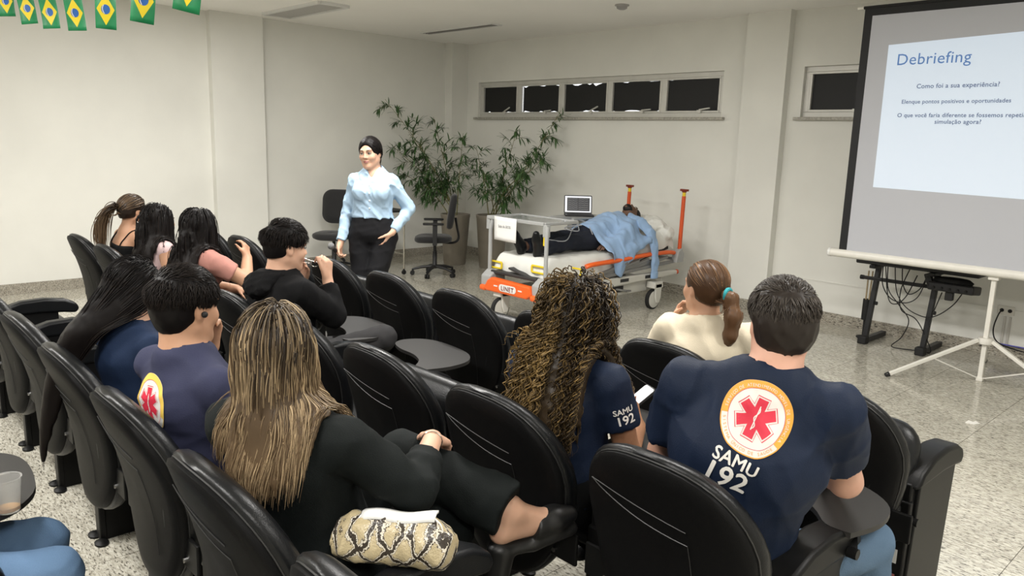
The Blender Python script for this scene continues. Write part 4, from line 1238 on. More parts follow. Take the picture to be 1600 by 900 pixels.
    def face_details(s, lip, brow, iris=(.06, .03, .015)):
        c = npv(s.J['head']); R = s.head_axes(); q = s.hs
        W = lambda x, y, z: tuple(s.to_world((c + R @ (npv((x, y, z)) * q))[None])[0])
        mw = mat('eye_white', (.70, .68, .64), rough=.25); mi = mat('iris_dark', iris, rough=.15)
        for sg in (-1, 1):
            e = MB().ball(W(sg * .031, .0795, .006), .0125 * q * s.size, 12).build('eye', mw, s.root)
            MB().ball(W(sg * .031, .0865, .006), .0068 * q * s.size, 10).build('iris', mi, e)
            lid = MB().tube([W(sg * (.031 + .0155 * u), .0925 - .008 * u * u - .002 * abs(u), .012 - .005 * u * u) for u in (-1, -.5, 0, .5, 1)], .0022 * s.size, 6).build('eyelid', brow, e)
            MB().tube([W(sg * (.013 + .040 * u), .0985 - .022 * u * u, .027 + .006 * math.sin(PI * u * .8)) for u in (0, .25, .5, .75, 1)], [.0030 * s.size, .0036 * s.size, .0034 * s.size, .003 * s.size, .001], 6, flat=.7).build('eyebrow', brow, s.root)
        MB().tube([W(.024 * u, .1035 - .015 * u * u, -.0505 - .003 * u * u) for u in (-1, -.6, -.2, 0, .2, .6, 1)], [.001, .0038, .0048, .0042, .0048, .0038, .001], 6, flat=.8).build('upper_lip', lip, s.root)
        MB().tube([W(.022 * u, .1015 - .014 * u * u, -.0615 + .006 * u * u) for u in (-1, -.6, -.2, .2, .6, 1)], [.001, .0042, .0055, .0055, .0042, .001], 6, flat=.8).build('lower_lip', lip, s.root)
    # --- hair -----------------------------------------------------------------------
    def hair_cap(s, m, thick=0.012, nape=-.055, front=.078, short=False, rough=0.0, seed=3, h=0.006, extra=None, name='hair', strand=None, ears=True):
        c = npv(s.J['head']); R = s.head_axes(); q = s.hs
        W = lambda x, y, z: c + R @ (npv((x, y, z)) * q)
        g = Sculpt(c - .24, c + .24, h)
        g.ell(W(0, -.014, .037), R, npv((.077, .097, .087)) * q + thick, 0)
        g.ell(W(0, -.040, -.010), R, npv((.068, .062, .075)) * q + thick * .8, .03)
        if extra: extra(g, W, R, q)
        if rough: g.ripple(rough, .035, seed, band=.03)
        # leave the face and ears free
        g.ell(W(0, .125, -.045), R, npv((.082, .088, .135)) * q, .012, 'sub')
        g.ell(W(0, .135, .03), R, npv((.072, .058, .052)) * q, .02, 'sub')
        for sg in ((-1, 1) if ears else ()): g.ell(W(sg * .088, .008, -.022), R, npv((.030, .030, .036)) * q, .008, 'sub')
        g.cut(W(0, -.08, nape), -R[:, 2] * .9 + R[:, 1] * .25)
        s.gh = g
        V_, Q = g.mesh()
        n = len(V_); rs = np.random.RandomState(seed)
        o = np_mesh_obj(name, s.to_world(V_), Q, m, s.root, attr={'t': np.full(n, .05), 'tone': np.full(n, .0)})
        s.hair_obj = o
        return o
    def scalp(s, n, rs, front=.06, nape=-.05, side=None):
        """points on the scalp (local head coords) inside the hairline"""
        out = []
        while len(out) < n:
            v = rs.normal(size=(4 * n, 3)); v /= np.linalg.norm(v, axis=1, keepdims=True)
            p = v * npv((.076, .096, .086)) + npv((0, -.012, .035))
            hl = np.where(p[:, 2] > .075, .075, np.where(p[:, 2] > .03, front, .005))
            ok = (p[:, 1] < hl) & (p[:, 2] > nape + np.clip(p[:, 1] + .06, 0, 1) * .45)
            out = list(out) + list(p[ok])
        return np.array(out[:n])
    def long_hair(s, m, n, length, step=.016, rad=.0022, seed=1, part=0.0, back=0.5, lift=(.007, .020), parent=None, name='hair_strands',
                  wave=0.0, wavelen=.12, curl=None, frame=None, drop=True, steps=None, gather=None, stiff=.6, hilite=.35, lenvar=.12, drift=(0, 0, 0), zlimit=None, fine=1, roots=None, hug=.6, chairback=False, under=None, tonefn=None, earfree=False):
        rs = np.random.RandomState(seed)
        c = npv(s.J['head']); R = s.head_axes(); q = s.hs
        P0 = s.scalp(n, rs) if roots is None else roots(rs, n)
        side = np.sign(P0[:, 0] - part + rs.normal(size=n) * .004)
        nrm = (P0 - npv((0, -.012, .035))) / npv((.076, .096, .086)) ** 2; nrm /= np.linalg.norm(nrm, axis=1, keepdims=True)
        lat = np.clip((P0[:, 1] + .055) / .08, .12, 1)
        D0 = np.stack([side * .9 * lat, -back * np.ones(n) - np.clip(P0[:, 1], 0, 1) * 5, np.full(n, -.1)], 1)
        D0 -= nrm * (D0 * nrm).sum(1, keepdims=True)
        D0 /= np.linalg.norm(D0, axis=1, keepdims=True) + 1e-9
        P = c + (P0 * q) @ R.T; D = D0 @ R.T
        cl = rs.uniform(lift[0], lift[1], n)
        N = steps or int(length / step)
        Ls = np.clip(rs.normal(1, lenvar, n), .55, 1.15)
        grids = [g for g in (getattr(s, 'gb', None), getattr(s, 'gs', None)) if g is not None]
        path = [P.copy()]
        grav = npv((0, 0, -1.0)) + npv(drift)
        for i in range(N):
            D = D * stiff + grav * (1 - stiff) + rs.normal(size=(n, 3)) * .02
            if gather is not None:
                D = gather(P, D, i / N)
            D /= np.linalg.norm(D, axis=1, keepdims=True) + 1e-9
            P = P + D * (step * Ls)[:, None]
            if hug:
                Lp = (P - c) @ R / q; nearh = Lp[:, 2] > -.02
                dh = s.gb.sample(P) - cl
                gr = s.gb.grad(P); P = P - np.where(nearh, np.clip(dh, 0, .02) * hug, 0)[:, None] * gr
            for g in grids:
                inb = np.all((P > g.lo + 2 * g.h) & (P < g.lo + (g.n - 3) * g.h), axis=1)
                if not inb.any(): continue
                d = np.full(n, 1.0); d[inb] = g.sample(P[inb])
                hit = d < cl
                if hit.any():
                    gr = g.grad(P[hit]); push = (cl[hit] - d[hit])
                    P[hit] += gr * np.clip(push, 0, .03)[:, None]
                    dn = (D[hit] * gr).sum(1, keepdims=True)
                    D[hit] = D[hit] - gr * np.minimum(dn, 0)
            if chairback:      # lies on or in front of the chair's back cushion
                zc = np.clip(P[:, 2], .3, .95); yb = -.08 + .20 * (.93 - zc) + .05 * np.sin(PI * np.clip((zc - .3) / .63, 0, 1)) + .118
                lim = np.where(P[:, 2] < .94, yb, yb - (P[:, 2] - .94) * 1.5)
                P[:, 1] = np.maximum(P[:, 1], lim)
            path.append(P.copy())
        A = np.stack(path, 1)
        if drop:
            L = (A - c) @ R / q
            bad = ((L[..., 1] > .045) & (np.abs(L[..., 0]) < .062) & (L[..., 2] < .045) & (L[..., 2] > -.12)).any(1)
            if earfree: bad |= ((np.abs(L[..., 0]) > .058) & (np.abs(L[..., 1] + .006) < .026) & (np.abs(L[..., 2] + .006) < .036)).any(1)
            A = A[~bad]; clk = cl[~bad]
        else: clk = cl
        n = len(A)
        if under:            # dense inner mass the outer strands lie on
            cnt, ur = under; lowc = np.nonzero(clk < np.quantile(clk, .45))[0]; sel = A[lowc][:: max(1, len(lowc) // cnt)][:, ::2]
            gu = Sculpt(sel.reshape(-1, 3).min(0) - .03, sel.reshape(-1, 3).max(0) + .03, .009)
            for q_ in sel:
                for i in range(1, len(q_) - 1): gu.cone(q_[i], q_[i + 1], ur, ur * (1 if i < len(q_) - 3 else .6), .012)
            gu.ripple(.0012, .02, seed, aniso=(1, 1, .2))
            Vu, Qu = gu.mesh()
            tu = np.clip((Vu[:, 2].max() - Vu[:, 2]) / max(.05, np.ptp(Vu[:, 2])), 0, 1)
            np_mesh_obj('hair_mass', s.to_world(Vu), Qu, m, parent or s.root, attr={'t': tu * .8, 'tone': np.zeros(len(Vu))})
        if fine > 1:
            x_ = np.linspace(0, A.shape[1] - 1, (A.shape[1] - 1) * fine + 1); i0 = np.clip(x_.astype(int), 0, A.shape[1] - 2); f_ = (x_ - i0)[None, :, None]
            A = A[:, i0] * (1 - f_) + A[:, i0 + 1] * f_
        if curl:
            ra, wl_ = curl
            T_ = np.gradient(A, axis=1); T_ /= np.linalg.norm(T_, axis=2, keepdims=True) + 1e-9
            X = np.cross(T_, npv((.3, .2, 1.0))); X /= np.linalg.norm(X, axis=2, keepdims=True) + 1e-9; Y = np.cross(T_, X)
            ss = np.arange(A.shape[1]) * step / fine
            ph = rs.uniform(0, 6.28, n)[:, None] + ss[None] * (2 * PI / (wl_ * rs.uniform(.75, 1.35, n)))[:, None]
            am = ra * np.clip(ss / .05, 0, 1)[None, :] * rs.uniform(.6, 1.4, n)[:, None]
            A = A + X * (np.cos(ph) * am)[..., None] + Y * (np.sin(ph) * am)[..., None]
        elif wave:
            ss = np.arange(A.shape[1]) * step
            ph = rs.uniform(0, 1.2, n)[:, None] + ss[None] * 2 * PI / wavelen
            am = wave * np.clip(ss / .2, 0, 1)[None] * rs.uniform(.4, 1.3, n)[:, None]
            A = A + np.stack([np.sin(ph) * am, np.cos(ph * .9) * am, 0 * ph], 2)
        rads = rad * rs.uniform(.6, 1.35, n)
        Vv, Q, ta, per = strand_tubes(A, rads)
        tone = np.clip(rs.normal(hilite, .38, n), 0, 1)
        if tonefn is not None: tone = np.clip(tone + tonefn(((A[:, A.shape[1] // 2] - c) @ R) / q), 0, 1)
        tone = np.repeat(tone, per)
        o = np_mesh_obj(name, s.to_world(Vv), Q, m, parent or s.root, attr={'t': ta, 'tone': tone})
        o['kind'] = 'stuff'
        return o
    def short_strands(s, m, n, length, rad=.0016, seed=5, dirfn=None, parent=None, lift=.35, nape=-.055, front=.07):
        """short tufts that follow the skull"""
        rs = np.random.RandomState(seed)
        c = npv(s.J['head']); R = s.head_axes(); q = s.hs
        P0 = s.scalp(n, rs, front, nape)
        nrm = (P0 - npv((0, -.012, .035))) / npv((.076, .096, .086)) ** 2; nrm /= np.linalg.norm(nrm, axis=1, keepdims=True)
        D0 = dirfn(P0) if dirfn else np.stack([P0[:, 0] * 4, np.where(P0[:, 2] > .09, .9, -.3), np.where(P0[:, 2] > .09, 0, -1.0)], 1)
        D0 = D0 + rs.normal(size=(n, 3)) * .28
        D0 -= nrm * (D0 * nrm).sum(1, keepdims=True); D0 /= np.linalg.norm(D0, axis=1, keepdims=True) + 1e-9
        topf = np.clip((P0[:, 2] + .03) / .10, .25, 1)
        N = 5; A = []
        for i in range(N):
            t_ = i / (N - 1)
            up = .002 + .008 * np.clip(topf[:, None] * 1.4 - .4, 0, 1) + lift * length * topf[:, None] * (t_ - .55 * t_ * t_)
            Pp = P0 + D0 * (length * topf[:, None] * t_) + nrm * up
            rel = (Pp - npv((0, -.012, .035))) / npv((.076, .096, .086)); rr = np.linalg.norm(rel, axis=1, keepdims=True)
            Pp = np.where(rr < 1.04, (rel / rr * 1.04) * npv((.076, .096, .086)) + npv((0, -.012, .035)), Pp)
            A.append(c + (Pp * q) @ R.T)
        A = np.stack(A, 1)
        rads = rad * rs.uniform(.6, 1.3, n)
        Vv, Q, ta, per = strand_tubes(A, rads)
        tone = np.repeat(np.clip(rs.normal(.3, .35, n), 0, 1), per)
        o = np_mesh_obj('hair_strands', s.to_world(Vv), Q, m, parent or s.root, attr={'t': ta, 'tone': tone}); o['kind'] = 'stuff'
        return o

def decal(name, vs2, fs, fn_ray, target, m, parent, off=0.0018, maxedge=0.012):
    """lay a flat 2-D print onto a garment: vs2 2-D verts, fn_ray(u,v) -> (origin, dir) in the target's local space"""
    bm = bmesh.new()
    bv = [bm.verts.new((v[0], v[1], 0)) for v in vs2]
    for f in fs:
        try: bm.faces.new([bv[i] for i in f])
        except ValueError: pass
    bmesh.ops.triangulate(bm, faces=bm.faces)
    for _ in range(5):
        le = [e for e in bm.edges if e.calc_length() > maxedge]
        if not le: break
        bmesh.ops.subdivide_edges(bm, edges=le, cuts=1)
        bmesh.ops.triangulate(bm, faces=bm.faces)
    me = target.data
    tree = BVHTree.FromPolygons([v.co.copy() for v in me.vertices], [tuple(p.vertices) for p in me.polygons])
    dead = []
    for v in bm.verts:
        o, d = fn_ray(v.co.x, v.co.y)
        loc, nor, idx, dist = tree.ray_cast(Vector(o), Vector(d))
        if loc is None: dead.append(v); continue
        v.co = loc - Vector(d).normalized() * off
    if dead: bmesh.ops.delete(bm, geom=dead, context='VERTS')
    m_ = bpy.data.meshes.new(name); bm.to_mesh(m_); bm.free()
    m_.polygons.foreach_set('use_smooth', [True] * len(m_.polygons))
    m_.materials.append(m)
    o = bpy.data.objects.new(name, m_); COL.objects.link(o); o.parent = parent
    return o

# ================================================================== the people
SK_fair = skin_mat('skin_fair', (0.60, 0.36, 0.25))
SK_tan = skin_mat('skin_tan', (0.48, 0.27, 0.17))
SK_brown = skin_mat('skin_brown', (0.27, 0.135, 0.075))
SK_pink = skin_mat('skin_rosy', (0.58, 0.33, 0.24))
SK_deep = skin_mat('skin_deep', (0.13, 0.07, 0.045))
def cloth(name, col, rough=0.8, bump=0.25, sheen=0.15):
    return mat(name, col, rough=rough, noise=0.10, nscale=5, bump=bump, bscale=320, spec=0.2)
C_navy = cloth('cotton_navy', (0.0085, 0.0155, 0.036), rough=0.6)
C_navy2 = cloth('cotton_dull_navy', (0.032, 0.035, 0.070))
C_navy3 = cloth('cotton_blue_navy', (0.010, 0.021, 0.052))
C_black = cloth('cloth_black', (0.006, 0.0065, 0.007))
C_blackgreen = cloth('cloth_green_black', (0.0052, 0.0072, 0.0070))
C_hood = cloth('fleece_black', (0.0045, 0.0045, 0.005), rough=0.9)
C_cream = cloth('cotton_cream', (0.62, 0.55, 0.42))
C_rose = cloth('cotton_rose', (0.42, 0.20, 0.165))
C_pink = cloth('cotton_pale_pink', (0.62, 0.46, 0.46))
C_sky = cloth('cotton_light_blue', (0.40, 0.55, 0.70), rough=0.7)
C_jean = cloth('denim_blue', (0.085, 0.135, 0.20), rough=0.85, bump=0.4)
C_jean2 = cloth('denim_mid_blue', (0.10, 0.17, 0.28), rough=0.85, bump=0.4)
C_slate = cloth('trouser_charcoal', (0.010, 0.010, 0.0115))
C_grey = cloth('trouser_grey', (0.030, 0.029, 0.030))
M_shoe = mat('shoe_black', (0.008, 0.008, 0.008), rough=0.4)
M_lip = mat('lips', (0.36, 0.13, 0.11), rough=0.4)
M_brow = mat('brow_dark', (0.015, 0.010, 0.008), rough=0.6)
H_black = hair_mat('hair_black', (0.0055, 0.0045, 0.0045), (0.009, 0.0065, 0.0055), (0.016, 0.012, 0.010), 0.46, 0.13)
H_brown = hair_mat('hair_brown', (0.016, 0.010, 0.007), (0.10, 0.062, 0.035), (0.15, 0.10, 0.06), 0.36)
H_blonde = hair_mat('hair_blonde_streaked', (0.018, 0.012, 0.008), (0.12, 0.078, 0.042), (0.46, 0.34, 0.20), 0.45)
H_curl = hair_mat('hair_curly', (0.016, 0.011, 0.007), (0.040, 0.026, 0.013), (0.34, 0.22, 0.08), 0.42)
H_grey = hair_mat('hair_greying_brown', (0.020, 0.015, 0.012), (0.034, 0.026, 0.020), (0.085, 0.072, 0.06), 0.42)
H_auburn = hair_mat('hair_auburn', (0.055, 0.028, 0.014), (0.085, 0.042, 0.020), (0.20, 0.11, 0.055), 0.36)

def sit(row, k, label, **kw):
    ry, x0_ = SEATED[row]
    return Person(label, (x0_ - PITCH * k, ry, 0), **kw)

# ---- printed round emblem with the six-armed star -------------------------------------------------
M_pr_white = mat('print_white', (0.72, 0.70, 0.66), rough=0.6)
M_pr_or = mat('print_orange', (0.80, 0.36, 0.05), rough=0.6)
M_pr_yel = mat('print_yellow', (0.80, 0.55, 0.10), rough=0.6)
M_pr_red = mat('print_red', (0.62, 0.025, 0.055), rough=0.6)
def disc(r0, r1, a0=0, a1=360, n=72):
    vs, fs = [], []
    m_ = max(3, int(n * (a1 - a0) / 360))
    for i in range(m_ + 1):
        a = math.radians(a0 + (a1 - a0) * i / m_)
        vs += [(math.cos(a) * r0, math.sin(a) * r0), (math.cos(a) * r1, math.sin(a) * r1)]
    for i in range(m_): fs.append((2 * i, 2 * i + 1, 2 * i + 3, 2 * i + 2))
    return vs, fs
def star(L, hw):
    vs, fs = [], []
    for k in range(3):
        a = math.radians(60 * k + 30); c, q = math.cos(a), math.sin(a); o = len(vs)
        for x, y in ((-L, -hw), (L, -hw), (L, hw), (-L, hw)): vs.append((x * c - y * q, x * q + y * c))
        fs.append((o, o + 1, o + 2, o + 3))
    return vs, fs
def star_outline(L, hw, w_):
    pts = []
    for k in range(6):
        a = math.radians(60 * k + 30); c, q = math.cos(a), math.sin(a)
        ri = hw / math.sin(math.radians(30)); b = math.radians(60 * k)
        pts.append((math.cos(b) * ri, math.sin(b) * ri))
        pts.append((L * c + hw * q, L * q - hw * c)); pts.append((L * c - hw * q, L * q + hw * c))
    vs, fs = [], []; n = len(pts)
    for (x, y) in pts:
        l = math.hypot(x, y); vs += [(x, y), (x * (1 + w_ / l), y * (1 + w_ / l))]
    for i in range(n): j = (i + 1) % n; fs.append((2 * i, 2 * i + 1, 2 * j + 1, 2 * j))
    return vs, fs
def arc_text(txt, r, a_mid, size, flip=False, spacing=1.0):
    """letters set round a circle"""
    out_v, out_f = [], []
    adv = size * 0.72 * spacing
    n = len(txt)
    for i, ch in enumerate(txt):
        if ch == ' ': continue
        vs, fs = text_mesh(ch, size)
        if not vs: continue
        w_ = max(v.x for v in vs) + min(v.x for v in vs)
        off = (i - (n - 1) / 2) * adv / r
        a = math.radians(a_mid) + (off if flip else -off)
        rot = a + (PI / 2 if flip else -PI / 2)
        c, q = math.cos(rot), math.sin(rot); o = len(out_v)
        rr = r + (size * 0.72 if flip else 0)
        for v in vs:
            x, y = v.x - w_ / 2, v.y
            out_v.append((math.cos(a) * rr + x * c - y * q, math.sin(a) * rr + x * q + y * c))
        out_f += [tuple(j + o for j in f) for f in fs]
    return out_v, out_f
def emblem(p, garment, ray, R_, ring, rim_text=True, tilt=0.0):
    """R_ outer radius"""
    e = decal('emblem', *disc(0.0005, R_), ray, garment, M_pr_white, garment, 0.0015)
    decal('emblem_ring', *disc(R_ * .80, R_ * .985, -27, 198), ray, garment, ring, e, 0.0022)
    decal('emblem_rim', *disc(R_ * .97, R_), ray, garment, ring, e, 0.0023)
    decal('emblem_line', *disc(R_ * .785, R_ * .797), ray, garment, M_pr_red, e, 0.0022)
    decal('star', *star(R_ * .54, R_ * .145), ray, garment, M_pr_red, e, 0.0022)
    decal('star_outline', *star_outline(R_ * .575, R_ * .185, R_ * .022), ray, garment, M_pr_red, e, 0.0022)
    # staff and serpent
    vs, fs = [], []
    for i in range(12):
        t = i / 11; y = (t - .5) * R_ * .62; x = math.sin(t * 9.5) * R_ * .05 * (1.2 - .5 * t)
        vs += [(x - R_ * .014, y), (x + R_ * .014, y)]
    for i in range(11): fs.append((2 * i, 2 * i + 1, 2 * i + 3, 2 * i + 2))
    o = len(vs); vs += [(-R_ * .014, -R_ * .34), (R_ * .014, -R_ * .34), (R_ * .014, R_ * .34), (-R_ * .014, R_ * .34)]; fs.append((o, o + 1, o + 2, o + 3))
    decal('staff_of_serpent', vs, fs, ray, garment, M_pr_white, e, 0.0028)
    if rim_text:
        decal('rim_lettering', *arc_text('SERVIÇO DE ATENDIMENTO MÓVEL DE URGÊNCIA', R_ * .835, 85, R_ * .115, spacing=.92), ray, garment, M_pr_white, e, 0.0028)
        decal('rim_lettering', *arc_text('SISTEMA ÚNICO DE SAÚDE', R_ * .835, 265, R_ * .115, True, 1.0), ray, garment, M_pr_or, e, 0.0028)
    return e
def back_ray(p, c, up_tilt=0.0):
    """rays from behind onto the back of the torso; c = local point, u runs to the wearer's right as seen from behind"""
    R = p.torso_axes(); r, f, u = R[:, 0], R[:, 1], R[:, 2]
    c = npv(c); cr, sr_ = math.cos(up_tilt), math.sin(up_tilt)
    def fn(a, b):
        a, b = a * cr + b * sr_, b * cr - a * sr_
        o = c + r * a + u * b - f * .45
        return tuple(p.to_world(o[None])[0]), tuple(p.to_world(f[None])[0])
    return fn

# ---- 1 standing woman -----------------------------------------------------------------------------
p = Person('standing woman in a light blue shirt and black trousers holding a microphone', (-4.90, 3.19, 0), rz=math.radians(-135), female=True)
p.set(pelvis=(-.01, 0, .985), waist=(-.005, .0, 1.13), chest=(-.01, .0, 1.285), neck=(-.015, -.005, 1.425), head=(.005, .02, 1.555),
      shR=(.120, -.01, 1.350), shL=(-.148, .0, 1.350), elR=(.185, -.03, 1.12), wrR=(.22, .06, .895), elL=(-.270, -.06, 1.150), wrL=(-.165, .06, .985),
      hipR=(.080, .0, .94), hipL=(-.10, .0, .94), knR=(.07, .04, .52), knL=(-.02, .09, .53), anR=(.10, -.05, .09), anL=(.03, .12, .09))
p.hyaw = math.radians(-12); p.hpitch = -.10; p.hroll = .05
p.hands = dict(R=dict(d=(.12, .25, -1), n=(-1, .25, .1), curl=(.75, 1.0, .6), thumb=.5), L=dict(d=(.45, .10, -.75), n=(.8, -.3, .4), curl=(.2, .3, .2)))
p.toes = dict(R=(.3, 1, 0), L=(.1, 1, 0))
p.arm = .86; p.bustk = .75
p.body(SK_fair, .0062)
woman = p
p.shirt(C_sky, .0065, .018, sleeve=1.92, fold=.0052, wl=.065, neck=.058, cuff=.013, vneck=.055, hem=.10, seed=4, name='shirt', sl_t=.013)
p.pants(C_slate, .007, .010, fold=.0025, waist=0.0, seed=5)
p.shoes(M_shoe)
R = p.torso_axes(); nb = npv(p.J['neck'])
# collar leaves, button placket, cuffs
for sg in (-1, 1):
    pts = [(sg * .012, .062, -.055), (sg * .040, .060, -.012), (sg * .066, .035, .022), (sg * .060, -.015, .040), (sg * .03, -.045, .045)]
    out = [(sg * .045, .070, -.062), (sg * .078, .062, -.030), (sg * .090, .032, -.002), (sg * .080, -.02, .012), (sg * .035, -.062, .015)]
    vs = [tuple(p.to_world((nb + R @ npv(a))[None])[0]) for a in pts + out]
    o = mesh_obj('collar', vs, [(i, i + 1, 6 + i, 5 + i) for i in range(4)], C_sky, p.shirt_obj)
    md = o.modifiers.new('solid', 'SOLIDIFY'); md.thickness = .006; md.offset = 0
for i in range(4):
    c_ = npv(p.J['chest']) + R @ npv((.0, .5, .04 - .055 * i))
    tr = BVHTree.FromPolygons([v.co.copy() for v in p.shirt_obj.data.vertices], [tuple(q.vertices) for q in p.shirt_obj.data.polygons])
    loc, no, ix, ds = tr.ray_cast(Vector(p.to_world(c_[None])[0]), Vector(p.to_world((-R[:, 1])[None])[0]))
    if loc: MB().ball(tuple(loc), .006, 8, (1, 1, 1)).build('button', M_pr_white, p.shirt_obj)
ho = p.hair_cap(H_black, .010, nape=-.060, ears=False, rough=.0016)
p.long_hair(H_black, 700, .17, step=.011, rad=.0014, seed=9, part=0.0, back=1.4, lift=(.004, .010), parent=ho, drop=True, lenvar=.05, hug=1.0, stiff=.75,
            gather=lambda P, D, t: D + (npv(woman.J['head']) + woman.head_axes() @ npv((0, -.115, -.055)) - P) * 9)
c_ = npv(p.J['head']) + p.head_axes() @ npv((0, -.105, -.06))
g = Sculpt(c_ - .12, c_ + .12, .005); g.ell(c_, np.eye(3), (.034, .030, .038), 0); g.cone(c_, c_ + npv((-.02, .0, -.085)), .022, .008, .02)
V_, Q_ = g.mesh(); np_mesh_obj('hair_bun', p.to_world(V_), Q_, H_black, ho, attr={'t': np.full(len(V_), .3), 'tone': np.full(len(V_), .2)})
p.face_details(M_lip, M_brow)
mic = thing('microphone', 'wireless microphone with grey mesh head in the standing woman\'s hand', 'microphone', (0, 0, 0))
wd = p.to_world(npv([[.262, .145, .835]]))[0] + p.o; m0 = p.to_world(npv([[.268, .150, .880]]))[0] + p.o; m1 = p.to_world(npv([[.205, .015, .755]]))[0] + p.o
mic.location = tuple(m1); L_ = lambda q: Vector(tuple(q - m1))
d_ = unit(m0 - m1)
MB().tube([L_(m1), L_(m1 + (m0 - m1) * .25), L_(m0 - d_ * .03)], [.011, .013, .017], 12).build('handle', M_plast, mic)
mb = MB(); mb.ball((0, 0, 0), .026, 14); o = mb.build('mesh_head', mat('mic_mesh', (0.22, 0.22, 0.22), rough=0.45, metal=0.6, bump=0.8, bscale=900), mic); o.location = L_(m0)

# ---- 2 man with the lettered shirt ----------------------------------------------------------------
p = sit(2, 0, 'seated man in a navy shirt lettered SAMU 192 with a round emblem', female=False)
p.set(pelvis=(-.05, .28, .555), waist=(-.02, .255, .72), chest=(.025, .245, .90), neck=(.06, .275, 1.122), head=(.045, .32, 1.232),
      shR=(.205, .325, 1.045), shL=(-.135, .175, 1.055), elL=(-.255, .27, .80), wrL=(-.14, .50, .70), elR=(.185, .49, .80), wrR=(.06, .68, .71),
      hipR=(.05, .30, .535), hipL=(-.13, .30, .535), knR=(.19, .70, .545), knL=(-.13, .72, .525), anR=(.22, .66, .095), anL=(-.13, .74, .095))
p.tyaw = .42; p.hyaw = .78; p.hpitch = -.02; p.bulk = 1.12; p.arm = 1.10; p.leg = 1.02; p.hs = .95
p.hands = dict(R=dict(d=(-.3, 1, -.1), n=(0, 0, -1), curl=(.2, .3, .2)), L=dict(d=(.3, 1, -.1), n=(0, 0, -1), curl=(.2, .3, .2)))
p.body(SK_pink, .0078)
sh = p.shirt(C_navy, .0065, .013, sleeve=.68, fold=.0050, wl=.11, neck=.066, seed=12, sl_t=.020)
p.pants(C_jean, .011, .012, fold=.004); p.shoes(M_shoe)
ho = p.hair_cap(H_grey, .010, nape=-.062, rough=.002)
p.short_strands(H_grey, 2600, .034, rad=.0017, seed=21, parent=ho, lift=.30)
ray = back_ray(p, (.045, .25, 1.035), math.radians(9))
em = emblem(p, sh, ray, .086, M_pr_or)
for txt, size, cy in (('SAMU', .043, -.120), ('192', .074, -.178)):
    vs, fs = text_mesh(txt, size, align='CENTER', bold=size * .022, spacing=1.04)
    a = min(v.x for v in vs); b = max(v.x for v in vs)
    decal('lettering', [(v.x - (a + b) / 2, v.y + cy) for v in vs], fs, ray, sh, M_pr_white, sh, 0.0030, .007)

# ---- 3 curly haired woman -------------------------------------------------------------------------
p = sit(2, 1, 'seated woman with long curly highlighted hair looking down at her phone', female=True)
p.set(pelvis=(0, .28, .545), waist=(0, .265, .69), chest=(-.005, .26, .855), neck=(-.01, .265, 1.0), head=(-.02, .315, 1.125),
      shR=(.150, .295, .945), shL=(-.155, .225, .945), elR=(.185, .36, .71), wrR=(.075, .555, .715), elL=(-.20, .36, .71), wrL=(-.07, .56, .70))
p.tyaw = .22; p.hyaw = .45; p.hpitch = -.42; p.bulk = 1.05; p.arm = 1.02
p.hands = dict(R=dict(d=(-.45, .45, .45), n=(-.8, -.2, .1), curl=(.55, .75, .5), thumb=.45), L=dict(d=(.35, .5, .4), n=(.2, -.5, .6), curl=(.35, .5, .3)))
p.body(SK_brown, .0078, face=True)
shc = p.shirt(C_navy, .0085, .011, sleeve=.62, fold=.0035, seed=14)
p.pants(C_black, .014); p.shoes(M_shoe)
ho = p.hair_cap(H_curl, .012, nape=-.10)
p.long_hair(H_curl, 800, .46, step=.018, rad=.0023, seed=31, part=.0, back=.5, lift=(.012, .058), parent=ho, curl=(.0075, .046), fine=2, hug=.2, stiff=.35, hilite=.10, under=(110, .007), tonefn=lambda L: np.where(L[:, 0] < -.03, .22, -.06), lenvar=.10, drop=False, drift=(-.03, -.10, 0), chairback=True)
# sleeve print
R = p.torso_axes(); sr = npv(p.J['shR']); se = npv(p.J['elR'])
dn = unit(se - sr); out = unit(npv((.78, -.45, .1))); out = unit(out - dn * (out @ dn)); ri = unit(np.cross(-dn, out)) * -1
def sray(a, b):
    o = sr + dn * (.085 - b) + np.cross(out, -dn) * -a + out * .3
    return tuple(p.to_world(o[None])[0]), tuple(p.to_world((-out)[None])[0])
for txt, size, cy in (('SAMU', .026, .0), ('192', .042, -.036)):
    vs, fs = text_mesh(txt, size, align='CENTER', bold=size * .02)
    decal('lettering', [(v.x, v.y + cy) for v in vs], fs, sray, shc, M_pr_white, shc, 0.0026, .008)
ph = thing('smartphone', 'smartphone with a lit white screen held by the curly haired woman', 'phone', tuple(p.o + npv((.005, .625, .775))))
q = Matrix.Rotation(math.radians(-28), 3, 'Z') @ Matrix.Rotation(math.radians(38), 3, 'X')
mb = MB(); mb.prism(round_rect(.074, .152, .012, 4), lambda u, v, t: q @ Vector((u, v, t)), -.004, .004); o = mb.build('case', M_plast, ph, angle=40); fix_normals(o)
mb = MB(); mb.prism(round_rect(.067, .144, .009, 4), lambda u, v, t: q @ Vector((u, v, t)), .0041, .0046); o = mb.build('display', mat('phone_display', (.5, .5, .5), rough=.2, emit=(.95, .96, 1.0), estr=.75), ph, angle=40); fix_normals(o)

